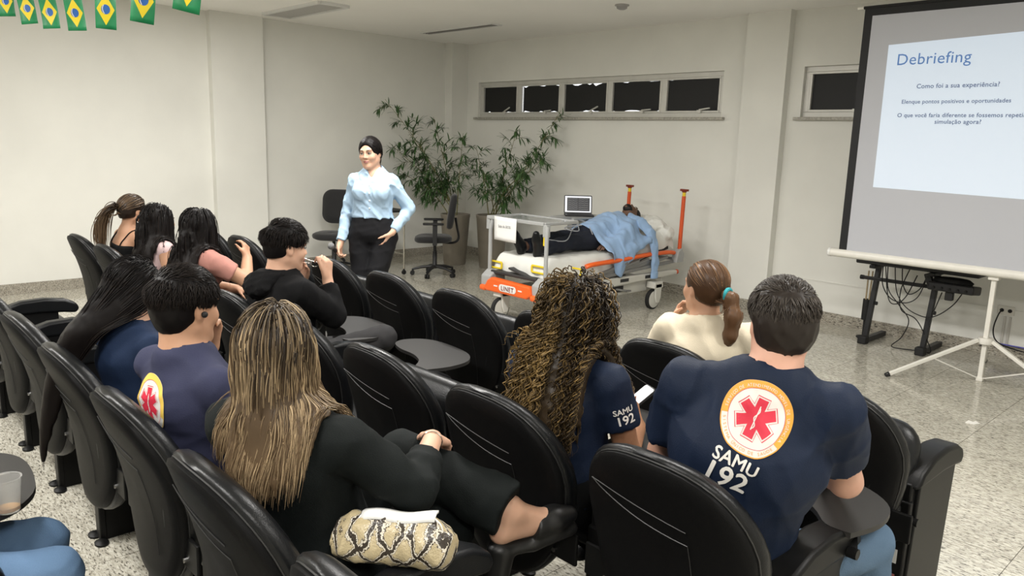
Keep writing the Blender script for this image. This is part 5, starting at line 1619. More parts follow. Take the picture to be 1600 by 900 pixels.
# ---- 4 woman in the cream tee ---------------------------------------------------------------------
p = sit(3, 1, 'seated woman in a cream tee with auburn ponytail, hand on her cheek', female=True)
p.set(pelvis=(-.03, .28, .545), waist=(-.05, .27, .69), chest=(-.075, .255, .845), neck=(-.09, .25, .985), head=(-.105, .265, 1.105),
      shR=(.075, .315, .925), shL=(-.225, .205, .925), elL=(-.375, .29, .735), wrL=(-.275, .325, .935), elR=(.15, .42, .70), wrR=(.03, .58, .66))
p.tyaw = .35; p.hyaw = 1.28; p.hpitch = .02; p.bulk = 1.1; p.arm = .98
p.hands = dict(L=dict(d=(.30, -.02, .62), n=(.75, -.1, -.35), curl=(.35, .75, .5), thumb=.6))
p.body(SK_tan, .0078)
p.shirt(C_cream, .0085, .011, sleeve=.68, fold=.003, seed=15); p.pants(C_grey, .014); p.shoes(M_shoe)
ho = p.hair_cap(H_auburn, .007, nape=-.055)
tailc = npv(p.J['head']) + p.head_axes() @ npv((0, -.120, .000))
p.long_hair(H_auburn, 420, .15, step=.011, rad=.0024, seed=33, part=0, back=1.6, earfree=True, lift=(.004, .011), parent=ho, hug=1.0, stiff=.7, lenvar=.05,
            gather=lambda P, D, t, tc=tailc: D + (tc - P) * 8)
g = Sculpt(tailc - .30, tailc + .12, .006)
tl = [tailc, tailc + npv((.03, -.005, -.01)), tailc + npv((.05, -.01, -.08)), tailc + npv((.045, -.015, -.16)), tailc + npv((.035, -.012, -.22))]
for a_, b_, ra, rb in ((0, 1, .020, .026), (1, 2, .026, .032), (2, 3, .032, .026), (3, 4, .026, .006)): g.cone(tl[a_], tl[b_], ra, rb, .02)
g.ripple(.003, .02, 4, aniso=(1, 1, .15))
V_, Q_ = g.mesh(); np_mesh_obj('ponytail', p.to_world(V_), Q_, H_auburn, ho, attr={'t': np.full(len(V_), .6), 'tone': np.full(len(V_), .15)})
mb = MB(); mb.tube([tuple(tailc + npv((.012, .0, 0)) + npv((0, math.cos(a) * .023, math.sin(a) * .023))) for a in np.linspace(0, 2 * PI, 17)], .0085, 8, caps=False); mb.build('hair_tie', mat('scrunchie_teal', (0.02, 0.25, 0.28), rough=.8), p.root)
w_ = npv(p.J['wrL']); e_ = npv(p.J['elL']); x_, y_, d_ = frame_of(w_ - e_); cc = Vector(w_ - unit(w_ - e_) * .035)
mb = MB(); mb.tube([cc + (x_ * math.cos(a) + y_ * math.sin(a)) * .031 for a in np.linspace(0, 2 * PI, 17)], .005, 6, caps=False); mb.build('bracelet', M_pr_white, p.root)

# ---- 5 woman with blonde streaks ------------------------------------------------------------------
p = sit(1, 1, 'seated woman in black with long blonde streaked hair and crossed legs', female=True)
p.set(pelvis=(.0, .28, .55), waist=(.0, .26, .70), chest=(-.005, .225, .86), neck=(-.025, .195, 1.01), head=(-.045, .20, 1.145),
      shR=(.135, .285, .935), shL=(-.165, .135, .935), elR=(.225, .43, .80), wrR=(.05, .625, .835), elL=(-.26, .30, .70), wrL=(-.20, .50, .62),
      hipR=(.09, .31, .535), hipL=(-.09, .31, .54), knL=(-.10, .62, .735), anL=(.225, .78, .625), knR=(.03, .70, .53), anR=(-.02, .66, .095))
p.tyaw = .45; p.hyaw = .90; p.hpitch = -.05; p.bulk = 1.08; p.arm = 1.0
p.toes = dict(L=(.30, .93, .12)); p.soles = dict(L=(.05, .0, -1))
p.hands = dict(R=dict(d=(-.35, .55, -.25), n=(-.3, -.2, -1), curl=(.4, .6, .4)))
p.body(SK_fair, .0078)
p.shirt(C_blackgreen, .0085, .016, sleeve=1.62, fold=.0050, wl=.13, neck=.075, seed=17, sl_t=.022, cuff=.018)
p.pants(C_blackgreen, .009, .020, fold=.005, upto=1.98, flare=1.45, seed=18)
ho = p.hair_cap(H_blonde, .005, nape=-.07)
p.long_hair(H_blonde, 2700, .315, step=.019, rad=.0017, seed=41, part=.01, back=.45, lift=(.006, .024), parent=ho, under=(220, .0055), hilite=.30, lenvar=.14, stiff=.45, wave=.005, wavelen=.20, chairback=True)
# block-heeled mule: toe cap, sole and heel; the ankle stays bare
for S_ in 'LR':
    a = npv(p.J['an' + S_]); d = unit(p.toes.get(S_, (0, 1, 0))); dn_ = unit(p.soles.get(S_, (0, 0, -1)))
    g = Sculpt(a - .30, a + .30, .006)
    ball = a + dn_ * .062 + d * .12
    g.cone(ball - d * .05, ball + d * .02, .046, .043, .0, flat=(dn_, 1.1)); g.cone(ball + d * .02, ball + d * .065, .043, .030, .02, flat=(dn_, 1.1))
    g.cut(ball - d * .055, -d * .8 - dn_ * .35)
    g.cone(a + dn_ * .098 - d * .045, a + dn_ * .108 + d * .06, .034, .038, .01, flat=(dn_, 1.5)); g.cone(a + dn_ * .108 + d * .06, ball + dn_ * .042 + d * .06, .038, .036, .01, flat=(dn_, 1.5))
    if S_ == 'L': g.cone(a + dn_ * .105 - d * .040, a + dn_ * .20 - d * .066, .036, .033, .006, clip=[(a + dn_ * .192 - d * .06, dn_)]); g.cone(a + dn_ * .11 - d * .03, a + dn_ * .19 - d * .05, .036, .034, .01, clip=[(a + dn_ * .192 - d * .06, dn_)])
    if S_ == 'R': g.cut(npv((0, 0, 0)), (0, 0, -1))
    p.emit('mule_shoe', g, M_shoe)
w_ = npv(p.J['wrR']); e_ = npv(p.J['elR']); x_, y_, d_ = frame_of(w_ - e_); cc = Vector(w_ - unit(w_ - e_) * .010)
mb = MB(); mb.tube([cc + (x_ * math.cos(a) + y_ * math.sin(a)) * .029 for a in np.linspace(0, 2 * PI, 17)], .0022, 6, caps=False); mb.build('bracelet', mat('silver', (.7, .68, .64), rough=.2, metal=1), p.root)

# ---- 6 young man in the dull navy tee -------------------------------------------------------------
p = sit(1, 2, 'seated young man in a dull navy tee with emblem, hand raised to his face', female=False)
p.set(pelvis=(0, .28, .55), waist=(0, .25, .70), chest=(-.01, .215, .865), neck=(-.02, .195, 1.02), head=(-.035, .215, 1.14),
      shR=(.165, .225, .935), shL=(-.190, .165, .935), elL=(-.225, .33, .765), wrL=(-.135, .325, .975), elR=(.235, .33, .70), wrR=(.10, .55, .66))
p.tyaw = .16; p.hyaw = .30; p.hpitch = -.08; p.arm = .95
p.hands = dict(L=dict(d=(.22, -.05, .9), n=(.75, -.55, -.1), curl=(.5, .85, .5), thumb=.5))
p.body(SK_tan, .0075)
sh = p.shirt(C_navy2, .0085, .010, sleeve=.68, fold=.003, seed=19, neck=.066); p.pants(C_slate, .014); p.shoes(M_shoe)
ho = p.hair_cap(H_black, .004, nape=-.080, rough=.0012, extra=lambda g, W, R, q: g.ell(W(0, .0, .055), R, npv((.080, .100, .082)) * q, .02))
p.short_strands(H_black, 3000, .045, rad=.0015, seed=22, parent=ho, lift=.28, nape=-.075)
MB().ball(tuple(npv(p.J['head']) + p.head_axes() @ npv((.088, .0, -.008))), .010, 10).build('earbud', M_rubber, p.root)
emblem(p, sh, back_ray(p, (-.035, .2, .885)), .085, M_pr_yel, rim_text=False)

# ---- 7 girl with very long hair -------------------------------------------------------------------
p = sit(1, 3, 'seated girl in a navy tee with very long black hair, head bowed', female=True)
p.set(pelvis=(0, .28, .545), waist=(-.01, .26, .68), chest=(-.025, .24, .83), neck=(-.04, .24, .965), head=(-.055, .275, 1.075),
      shR=(.125, .27, .895), shL=(-.19, .215, .895), elR=(.19, .38, .68), wrR=(.04, .55, .665), elL=(-.23, .36, .68), wrL=(-.09, .55, .66))
p.tyaw = .15; p.hyaw = .18; p.hpitch = -.42
p.body(SK_fair, .0078)
p.shirt(C_navy3, .0085, .010, sleeve=.66, fold=.003, seed=23); p.pants(C_slate, .014); p.shoes(M_shoe)
ho = p.hair_cap(H_black, .006, nape=-.08)
def girl_gather(P, D, t):
    tgt = np.where((P[:, 2:3] > .97), np.stack([np.clip(P[:, 0], -.17, -.03), -.005 + 0 * P[:, 0], .93 + 0 * P[:, 0]], 1), np.stack([np.clip(P[:, 0], -.27, -.13), -.075 + 0 * P[:, 0], P[:, 2] - .22], 1))
    v = tgt - P; v /= np.linalg.norm(v, axis=1, keepdims=True) + 1e-6
    return D * .55 + v * .45
p.long_hair(H_black, 1500, .66, step=.024, rad=.0018, under=(260, .006), seed=43, part=.015, back=1.0, lift=(.006, .03), parent=ho, gather=girl_gather, lenvar=.08, stiff=.8, drop=True)

# ---- 8 young man in the hoodie --------------------------------------------------------------------
p = sit(2, 4, 'seated young man in a black hoodie lifting his glasses', female=False)
p.set(pelvis=(.0, .28, .55), waist=(.0, .26, .70), chest=(.0, .235, .86), neck=(-.005, .225, 1.0), head=(.0, .26, 1.125),
      shR=(.175, .25, .925), shL=(-.18, .235, .925), elR=(.175, .425, .795), wrR=(.105, .43, .965), elL=(-.17, .40, .72), wrL=(-.075, .375, .905),
      knR=(.20, .70, .64), anR=(-.02, .84, .54), knL=(-.14, .72, .52))
p.tyaw = .0; p.hyaw = -.08; p.hpitch = -.12; p.arm = 1.0
p.toes = dict(R=(-.5, .6, -.3))
p.hands = dict(R=dict(d=(-.12, .12, 1), n=(-.8, -.5, 0), curl=(.85, 1.1, .6), thumb=.35), L=dict(d=(.25, .15, .9), n=(.2, -.9, .1), curl=(.3, .5, .4)))
p.body(SK_fair, .0078)
p.shirt(C_hood, .0085, .022, sleeve=1.88, fold=.0055, wl=.11, neck=.070, seed=25, sl_t=.026, cuff=.016, name='hoodie')
nb = npv(p.J['neck'])
g = Sculpt(nb - .22, nb + .16, .008)
for i in range(9):
    a0 = math.radians(25 + 310 * i / 9 + 90); a1 = math.radians(25 + 310 * (i + 1) / 9 + 90)
    f0 = lambda a: nb + npv((math.cos(a) * .085, math.sin(a) * .075 - .02, -.02 - .012 * math.sin(a)))
    g.cone(f0(a0), f0(a1), .026, .026, .02)
g.ell(nb + npv((0, -.115, -.055)), np.eye(3), (.115, .055, .060), .05)
g.ripple(.006, .06, 8)
g.cone(nb + npv((0, 0, -.05)), nb + npv((0, .03, .16)), .063, .075, .01, 'sub')
p.emit('hood', g, C_hood, p.shirt_obj)
p.pants(C_grey, .012, .013, fold=.005, seed=26); p.shoes(M_shoe)
ho = p.hair_cap(H_black, .004, nape=-.055, rough=.0012, extra=lambda g, W, R, q: g.ell(W(0, .0, .062), R, npv((.078, .100, .084)) * q, .02))
p.short_strands(H_black, 2000, .050, rad=.0016, seed=27, parent=ho, lift=.42, nape=-.05)
p.face_details(M_lip, M_brow)
gl = thing('eyeglasses', 'thin framed eyeglasses held up by the young man in the hoodie', 'glasses', tuple(p.o + npv((.03, .42, 1.03))))
mg = mat('glasses_metal', (.35, .33, .30), rough=.25, metal=1); ml = mat('glasses_lens', (.9, .92, .93), rough=.02, trans=1.0, ior=1.3)
for sg in (-1, 1):
    c_ = Vector((.002, .012, .004)) + Vector((.55, .45, 0)).normalized() * sg * .032
    ax_ = Vector((.55, .45, 0)).normalized(); az_ = Vector((.25, -.3, .9)).normalized()
    loop = [c_ + ax_ * math.cos(a) * .024 + az_ * math.sin(a) * .019 for a in np.linspace(0, 2 * PI, 21)]
    fr = MB(); fr.tube(loop, .0014, 5, caps=False); fr = fr.build('rim', mg, gl)
    nn_ = ax_.cross(az_).normalized() * .0008
    lb = MB(); lb.rings([[q + nn_ for q in loop[:-1]], [q - nn_ for q in loop[:-1]]]); lb.build('lens', ml, fr)
    h0 = c_ + ax_ * sg * .024
    te = MB(); te.tube([h0, h0 + Vector((-.05, -.065, .012)), h0 + Vector((-.085, -.105, .030)), h0 + Vector((-.095, -.118, .022))], .0016, 5); te.build('temple', mg, gl)

# ---- 9-11 the women by the wall -------------------------------------------------------------------
p = sit(2, 6, 'seated woman in a rose tee with long straight black hair, hand raised', female=True)
p.set(pelvis=(.03, .28, .545), waist=(.035, .28, .69), chest=(.045, .285, .845), neck=(.05, .29, .98), head=(.05, .315, 1.095),
      shR=(.205, .315, .91), shL=(-.11, .275, .91), elR=(.30, .49, .79), wrR=(.16, .565, .905), elL=(-.16, .42, .70), wrL=(.0, .56, .68))
p.tyaw = .12; p.hyaw = .45; p.hpitch = -.05; p.bulk = 1.1; p.arm = 1.12
p.hands = dict(R=dict(d=(-.35, .1, .7), n=(-.6, -.5, -.2), curl=(.5, .6, .4)))
p.body(SK_tan, .0092)
p.shirt(C_rose, .0095, .009, sleeve=.66, fold=.004, wl=.08, seed=28); p.pants(C_slate, .015); p.shoes(M_shoe)
ho = p.hair_cap(H_black, .006, nape=-.08)
p.long_hair(H_black, 600, .40, step=.022, rad=.0021, under=(170, .006), seed=45, part=0, back=.55, lift=(.007, .028), parent=ho, lenvar=.06, drop=True)

p = sit(2, 7, 'seated woman in a pale pink tank top with straight black hair', female=True)
p.set(pelvis=(.0, .28, .545), waist=(.0, .28, .685), chest=(.0, .285, .83), neck=(.0, .29, .96), head=(.0, .315, 1.07),
      shR=(.150, .30, .895), shL=(-.15, .28, .895))
p.tyaw = .08; p.hyaw = .02; p.hpitch = -.08; p.arm = 1.05; p.bulk = 1.05
p.body(SK_tan, .0092)
p.shirt(C_pink, .0095, .007, sleeve=0, fold=.002, seed=29, neck=.085, neckdrop=.02, name='tank_top')
p.pants(C_slate, .015); p.shoes(M_shoe)
ho = p.hair_cap(H_black, .006, nape=-.08)
p.long_hair(H_black, 550, .36, step=.022, rad=.0021, under=(170, .006), seed=46, part=0, back=.7, lift=(.007, .024), parent=ho, lenvar=.06, drop=True)
p.face_details(M_lip, M_brow)

p = sit(2, 8, 'seated woman in a black strappy top with a brown ponytail and hoop earring', female=True)
p.set(pelvis=(.06, .28, .545), waist=(.075, .28, .69), chest=(.09, .285, .84), neck=(.10, .29, .975), head=(.11, .315, 1.095),
      shR=(.255, .31, .905), shL=(-.055, .28, .905), elR=(.31, .42, .68), elL=(-.12, .42, .68))
p.tyaw = .1; p.hyaw = .22; p.hpitch = -.10; p.arm = 1.05; p.bulk = 1.05
p.body(SK_tan, .0092)
g = p.grid(.008, .14, ['pelvis', 'waist', 'chest'])
p.torso(g, .006, upper=False); R = p.torso_axes()
g.cut(npv(p.J['chest']) + R[:, 2] * .035, R[:, 2] * .9 - R[:, 1] * .1)
top = p.emit('strappy_top', g, C_black)
gb = p.gb
for sg in (-1, 1):
    ctl = [(sg * .075, -.13, .00), (sg * .085, -.10, .07), (sg * .088, -.03, .115), (sg * .085, .07, .08), (sg * .07, .12, .01)]
    pts = [npv(p.J['chest']) + R @ npv(c) for c in ctl]
    sp_ = np.array([tuple(v) for v in spline(pts, 6)])
    for _ in range(6): sp_ = sp_ - gb.grad(sp_) * (gb.sample(sp_) - .004)[:, None]
    MB().tube([tuple(v) for v in sp_], .006, 6, flat=.6).build('strap', C_black, top)
p.pants(C_slate, .015); p.shoes(M_shoe)
ho = p.hair_cap(H_brown, .009, nape=-.06, rough=.002)
tailc = npv(p.J['head']) + p.head_axes() @ npv((-.0, -.125, .02))
p.long_hair(H_brown, 380, .15, step=.011, rad=.0028, seed=47, part=0, back=1.6, earfree=True, lift=(.005, .014), parent=ho, hug=1.0, stiff=.7, lenvar=.05,
            gather=lambda P, D, t, tc=tailc: D + (tc - P) * 8)
rs_ = np.random.RandomState(5); n_ = 160
A_ = []
for i in range(18):
    t = i / 17; base_ = tailc + npv((-.075 * math.sin(t * 2.2), -.09 * math.sin(t * 1.9), .01 + .02 * math.sin(t * 4) - .30 * t ** 1.3))
    if i == 0: off = rs_.normal(size=(n_, 3)) * .010; spr = rs_.normal(size=(n_, 3)) * npv((.018, .018, .02))
    A_.append(base_ + off + spr * math.sin(t * PI * .75))
A_ = np.stack(A_, 1)
Vv, Q_, ta, per = strand_tubes(A_, np.full(n_, .003))
o = np_mesh_obj('ponytail', p.to_world(Vv), Q_, H_brown, ho, attr={'t': ta, 'tone': np.repeat(rs_.uniform(0, .7, n_), per)}); o['kind'] = 'stuff'
ec_ = npv(p.J['head']) + p.head_axes() @ npv((.083, -.004, -.058))
MB().tube([tuple(ec_ + p.head_axes() @ npv((.004, math.cos(a) * .018, math.sin(a) * .020))) for a in np.linspace(0, 2 * PI, 17)], .0042, 6, caps=False).build('earring', M_pr_white, p.root)
p.face_details(M_lip, M_brow)

# ---- 12 knees at the lower left corner ------------------------------------------------------------
p = sit(0, 2, 'person in blue jeans at the lower left corner, only the knees in view', female=False)
p.set(knR=(.215, .725, .505), knL=(.025, .74, .505), anR=(.21, .70, .095), anL=(.03, .72, .095), wrR=(.10, .36, .62), wrL=(-.10, .36, .62), elR=(.26, .22, .72), elL=(-.26, .22, .72))
p.leg = .98
p.body(SK_tan, .009); p.shirt(C_grey, .010, .010, sleeve=.66, fold=.003); p.pants(C_jean2, .008, .012, fold=.0035, seed=44); p.shoes(M_shoe)
ho = p.hair_cap(H_black, .012, rough=.003)

# ================================================================== stretcher
M_bedwhite = mat('bed_white_plastic', (0.58, 0.57, 0.52), rough=0.4, noise=0.03, nscale=8)
M_bedgrey = mat('bed_grey_plastic', (0.34, 0.345, 0.34), rough=0.45)
M_bargrey = mat('bed_bar_grey', (0.22, 0.22, 0.215), rough=0.35, metal=0.4)
M_orange = mat('bed_orange', (0.80, 0.125, 0.018), rough=0.38)
M_postor = mat('post_orange_red', (0.62, 0.085, 0.018), rough=0.4)
M_yellow = mat('clip_yellow', (0.75, 0.56, 0.02), rough=0.4)
M_sheet = mat('bed_sheet_white', (0.70, 0.70, 0.66), rough=0.85, bump=0.3, bscale=30)
M_dark = mat('bed_dark', (0.03, 0.03, 0.03), rough=0.6)
BX, BY = -5.13, 5.90
bed = thing('stretcher', 'hospital stretcher with orange bumper, white sheet and orange posts', 'stretcher', (BX, BY, 0))
def B(mb, name, m, parent=None, **kw): return mb.build(name, m, parent or bed, **kw)
# chassis
b_ = MB(); b_.box((0.0, -0.05, 0.245), (0.50, 1.55, 0.12)); B(b_, 'chassis', M_bedwhite, smooth=False, bevel=0.025)
b_ = MB(); b_.prism([(-0.55, 0.18), (0.78, 0.18), (0.84, 0.24), (0.84, 0.30), (-0.50, 0.33)], lambda u, v, t: (t, u, v), 0.26, 0.34); o = B(b_, 'side_skirt', M_bedwhite, smooth=False, bevel=0.012); fix_normals(o)
b_ = MB(); b_.box((0.342, 0.10, 0.245), (0.012, 0.16, 0.06)); B(b_, 'pedal_recess', M_dark, smooth=False)
b_ = MB(); b_.tube([(0.34, 0.07, 0.25), (0.38, 0.12, 0.24), (0.385, 0.20, 0.225)], 0.012, 8); b_.box((0.385, 0.21, 0.225), (0.03, 0.07, 0.015)); B(b_, 'brake_pedal', M_bargrey, smooth=False)
for py in (-0.45, 0.45):
    b_ = MB(); b_.box((0, py, 0.38), (0.20, 0.16, 0.17)); B(b_, 'lift_column', M_bargrey, smooth=False, bevel=0.01)
# wheels
for wx, wy in ((-0.17, -1.02), (0.40, -1.02), (-0.30, 0.58), (0.42, 0.58)):
    wr = 0.105
    w_ = MB(); w_.lathe([(0.02, -0.024), (wr * 0.86, -0.024), (wr, -0.016), (wr, 0.016), (wr * 0.86, 0.024), (0.02, 0.024)], n=28)
    for i, v in enumerate(w_.v): w_.v[i] = (wx + v[2], wy + v[0], wr + v[1])
    wheel = B(w_, 'wheel', M_rubber)
    w_ = MB(); w_.lathe([(0.001, -0.031), (wr * 0.5, -0.032), (wr * 0.84, -0.026), (wr * 0.84, 0.026), (wr * 0.5, 0.032), (0.001, 0.031)], n=28)
    for i, v in enumerate(w_.v): w_.v[i] = (wx + v[2], wy + v[0], wr + v[1])
    w_.build('wheel_cover', M_bedwhite, wheel)
    f_ = MB(); f_.prism([(-0.03, 0.27), (0.08, 0.27), (0.07, 0.12), (0.045, 0.07), (0.005, 0.07), (-0.015, 0.12)], lambda u, v, t, wx=wx, wy=wy: (wx + t, wy + u, v), 0.034, 0.056)
    f_.prism([(-0.05, 0.225), (0.10, 0.225), (0.09, 0.29), (-0.04, 0.29)], lambda u, v, t, wx=wx, wy=wy: (wx + t, wy + u, v), -0.05, 0.056)
    o = B(f_, 'caster_fork', M_bedwhite, smooth=False, bevel=0.006); fix_normals(o)
# foot bumper with its white name plate
b_ = MB()
b_.prism([(-0.34, 0.29), (-0.30, 0.265), (0.24, 0.265), (0.30, 0.30), (0.28, 0.385), (-0.24, 0.40), (-0.29, 0.37)], lambda u, v, t: (u, t - 0.25 * max(0, abs(u) - .22) * 0 , v), -1.09, -1.02)
o = B(b_, 'foot_bumper', M_orange, smooth=False, bevel=0.015); fix_normals(o); bump_o = o
b_ = MB(); b_.box((-0.36, -1.02, 0.285), (0.09, 0.14, 0.055)); B(b_, 'bumper_corner', M_orange, smooth=False, bevel=0.02)
b_ = MB(); b_.box((0.33, -1.02, 0.285), (0.09, 0.14, 0.055)); B(b_, 'bumper_corner', M_orange, smooth=False, bevel=0.02)
b_ = MB(); b_.prism(round_rect(0.23, 0.066, 0.032, 6), lambda u, v, t: (u - 0.0, -1.0915 - t, v + 0.325), 0, 0.003); o = b_.build('name_plate', mat('plate_white', (0.75, 0.73, 0.70), rough=.4), bump_o, smooth=False); fix_normals(o)
vs, fs = text_mesh('LINET', 0.060, align='CENTER', bold=.0012, spacing=1.12)
mesh_obj('lettering', [(v.x, -1.0955, v.y + 0.302) for v in vs], fs, mat('plate_red', (0.55, 0.03, 0.03), rough=.5), bump_o, smooth=False)
for sgn in (-1, 1):
    b_ = MB(); b_.box((sgn * 0.165, -1.0905, 0.33), (0.05, 0.002, 0.012)); b_.build('trim_mark', mat('plate_white', (0.75, 0.73, 0.70)), bump_o, smooth=False)
# corner blocks, foot shelf on posts
for sgn in (-1, 1):
    b_ = MB(); b_.prism([(-1.06, 0.30), (-0.86, 0.33), (-0.86, 0.44), (-0.98, 0.46), (-1.06, 0.40)], lambda u, v, t, sgn=sgn: (sgn * 0.345 + t, u, v), -0.065, 0.065); o = B(b_, 'corner_block', M_bedgrey, smooth=False, bevel=0.012); fix_normals(o)
    b_ = MB(); b_.tube([(sgn * 0.375, -0.98, 0.44), (sgn * 0.375, -0.98, 0.84), (sgn * 0.365, -0.965, 0.93)], 0.019, 10); B(b_, 'shelf_post', M_bedgrey)
sh_ = MB(); zs = 0.95
sh_.bar((-0.43, -0.97, zs), (0.33, -0.97, zs), 0.035, 0.035); sh_.bar((-0.43, -0.53, zs), (0.33, -0.53, zs), 0.03, 0.03)
sh_.bar((-0.43, -0.97, zs), (-0.43, -0.53, zs), 0.03, 0.03); sh_.bar((0.33, -0.97, zs), (0.33, -0.53, zs), 0.03, 0.03)
B(sh_, 'shelf_frame', M_bedgrey, smooth=False, bevel=0.008)
sh_ = MB(); sh_.box((-0.05, -0.75, zs + 0.004), (0.74, 0.42, 0.006)); B(sh_, 'shelf_sheet', mat('clear_acrylic', (0.85, 0.87, 0.87), rough=0.08, trans=0.75, ior=1.4), smooth=False)
for sgn, xx in ((-1, -0.415), (1, 0.345)):
    sh_ = MB(); sh_.box((xx, -0.955, zs - 0.06), (0.05, 0.05, 0.11)); B(sh_, 'shelf_bracket', M_bedgrey, smooth=False, bevel=0.006)
# mattress platform, mattress under its sheet, raised back section
def mtop(y): return 0.625 if y < 0.05 else 0.625 + 0.20 * min(1, (y - 0.05) / 0.85)
b_ = MB(); b_.box((0, -0.43, 0.455), (0.66, 0.98, 0.03)); b_.box((0, 0.50, 0.52), (0.64, 0.90, 0.03), Matrix.Rotation(math.radians(11), 3, 'X')); B(b_, 'platform', M_dark, smooth=False)
rs = np.random.RandomState(2)
NX, NY = 26, 60
top, bot = [], []
for j in range(NY + 1):
    y = -0.93 + 1.88 * j / NY
    for i in range(NX + 1):
        x = -0.35 + 0.70 * i / NX
        e = max(0, abs(x) - 0.29) / 0.06; ey = max(0, -0.86 - y) / 0.07 + max(0, y - 0.88) / 0.07
        z = mtop(y) - 0.05 * e * e - 0.05 * ey * ey + 0.004 * math.sin(x * 31 + y * 9) * math.sin(y * 23 + x * 5) + 0.003 * math.sin(y * 47 - x * 17)
        top.append((x, y, z))
skirt_v = []
fs = []
W_ = NX + 1
for j in range(NY):
    for i in range(NX): a = j * W_ + i; fs.append((a, a + 1, a + W_ + 1, a + W_))
edge = [i for i in range(W_)] + [j * W_ + NX for j in range(1, NY + 1)] + [NY * W_ + i for i in range(NX - 1, -1, -1)] + [j * W_ for j in range(NY - 1, 0, -1)]
vs = list(top); base = len(vs); ne = len(edge)
for lv in (1, 2):
    for n_, ix in enumerate(edge):
        x, y, z = top[ix]
        dz = (0.075 if lv == 1 else 0.135)
        if lv == 2 and x > .34 and -0.72 < y < -0.35: dz += 0.10 * math.sin((y + 0.72) / 0.37 * PI)       # sheet hanging down by the foot
        wv = 0.010 * math.sin(n_ * 1.1) * lv * 0.5
        ox = (1 if x > .34 else -1 if x < -.34 else 0); oy = (1 if y > .94 else -1 if y < -.92 else 0)
        vs.append((x + ox * (0.012 + wv), y + oy * (0.012 + wv), z - dz))
for n_ in range(ne):
    m_ = (n_ + 1) % ne
    fs.append((edge[n_], base + n_, base + m_, edge[m_])); fs.append((base + n_, base + ne + n_, base + ne + m_, base + m_))
fs.append(tuple(base + ne + n_ for n_ in range(ne)))
o = mesh_obj('mattress', vs, fs, M_sheet, bed, angle=60); fix_normals(o)
# yellow clips and straps by the foot
for (cx, cy, cz) in ((-0.33, -0.95, 0.50), (0.26, -0.95, 0.53), (0.37, -0.60, 0.50)):
    c_ = MB()
    for dz in (-0.03, 0.03): c_.bar((cx - 0.09, cy, cz + dz), (cx + 0.09, cy, cz + dz), 0.016, 0.016)
    for dx in (-0.09, 0.09): c_.bar((cx + dx, cy, cz - 0.03), (cx + dx, cy, cz + 0.03), 0.016, 0.016)
    B(c_, 'yellow_clip', M_yellow, smooth=False, bevel=0.004)
c_ = MB(); c_.box((0.30, -0.93, 0.80), (0.02, 0.02, 0.10)); B(c_, 'yellow_tab', M_yellow, smooth=False, bevel=0.004)
c_ = MB(); c_.box((-0.02, -0.93, 0.44), (0.62, 0.16, 0.03)); c_.box((0.05, -0.95, 0.47), (0.30, 0.10, 0.02), Matrix.Rotation(.2, 3, 'Y')); B(c_, 'foot_tray', M_dark, smooth=False, bevel=0.008)
# folded side rail: orange hand rail, grey slats, white panel with red tipped tube
c_ = MB(); c_.tube(spline([(0.375, -0.44, 0.525), (0.40, -0.36, 0.545), (0.405, 0.0, 0.555), (0.41, 0.45, 0.575), (0.415, 0.80, 0.575), (0.40, 0.95, 0.555)], 6), 0.030, 10, flat=0.75); B(c_, 'hand_rail', M_orange)
for k in range(5):
    y0_ = -0.44 + 0.16 * k
    c_ = MB(); c_.bar((0.385, y0_, 0.40 + 0.006 * k), (0.405, y0_ + 0.62, 0.525), 0.022, 0.030); B(c_, 'rail_slat', M_bargrey, smooth=False, bevel=0.006)
c_ = MB(); c_.bar((0.39, -0.46, 0.395), (0.41, 0.98, 0.475), 0.03, 0.035); B(c_, 'lower_rail', M_bargrey, smooth=False, bevel=0.006)
c_ = MB(); c_.prism([(-0.50, 0.30), (-0.44, 0.385), (0.90, 0.375), (1.02, 0.365), (1.02, 0.32), (-0.40, 0.285)], lambda u, v, t: (t, u, v), 0.345, 0.405); o = B(c_, 'side_panel', M_bedwhite, smooth=False, bevel=0.014); fix_normals(o); spn = o
for yy in (-0.22, 0.12, 0.52):
    q = MB(); q.box((0.4065, yy, 0.345), (0.004, 0.13, 0.032)); q.build('panel_slot', M_dark, spn, smooth=False)
c_ = MB(); c_.cyl((0.375, 1.00, 0.342), (0.375, 1.05, 0.342), 0.026, n=12); B(c_, 'red_tip', M_postor)
c_ = MB(); c_.tube([(0.375, 0.86, 0.342), (0.375, 1.01, 0.342)], 0.026, 12); B(c_, 'rail_tube', M_bedwhite)
# push posts at the head
for sx_, zb in ((-0.29, 0.56), (0.43, 0.56)):
    c_ = MB(); c_.tube([(sx_, 0.985, zb), (sx_, 0.99, zb + 0.05), (sx_, 1.005, 1.155)], 0.021, 12); post = B(c_, 'push_post', M_postor)
    c_ = MB(); c_.cyl((sx_, 1.005, 1.15), (sx_, 1.006, 1.195), 0.018, n=12); c_.build('post_collar', M_yellow, post)
    c_ = MB(); c_.cyl((sx_, 1.006, 1.195), (sx_, 1.006, 1.222), 0.022, 0.034, n=14); c_.bar((sx_ - 0.045, 1.006, 1.218), (sx_ + 0.045, 1.006, 1.218), 0.03, 0.022); c_.build('post_handle', mat('post_handle_dark', (0.20, 0.03, 0.015), rough=.5), post)
    c_ = MB(); c_.prism([(0.90, 0.46), (1.03, 0.46), (1.04, 0.55), (0.99, 0.61), (0.93, 0.58)], lambda u, v, t, sx_=sx_: (sx_ + t, u, v), -0.04, 0.035); o = B(c_, 'post_bracket', M_bedgrey, smooth=False, bevel=0.01); fix_normals(o)
c_ = MB(); c_.bar((-0.33, 0.97, 0.49), (0.43, 0.97, 0.49), 0.03, 0.03); B(c_, 'head_bar', M_bedgrey, smooth=False)
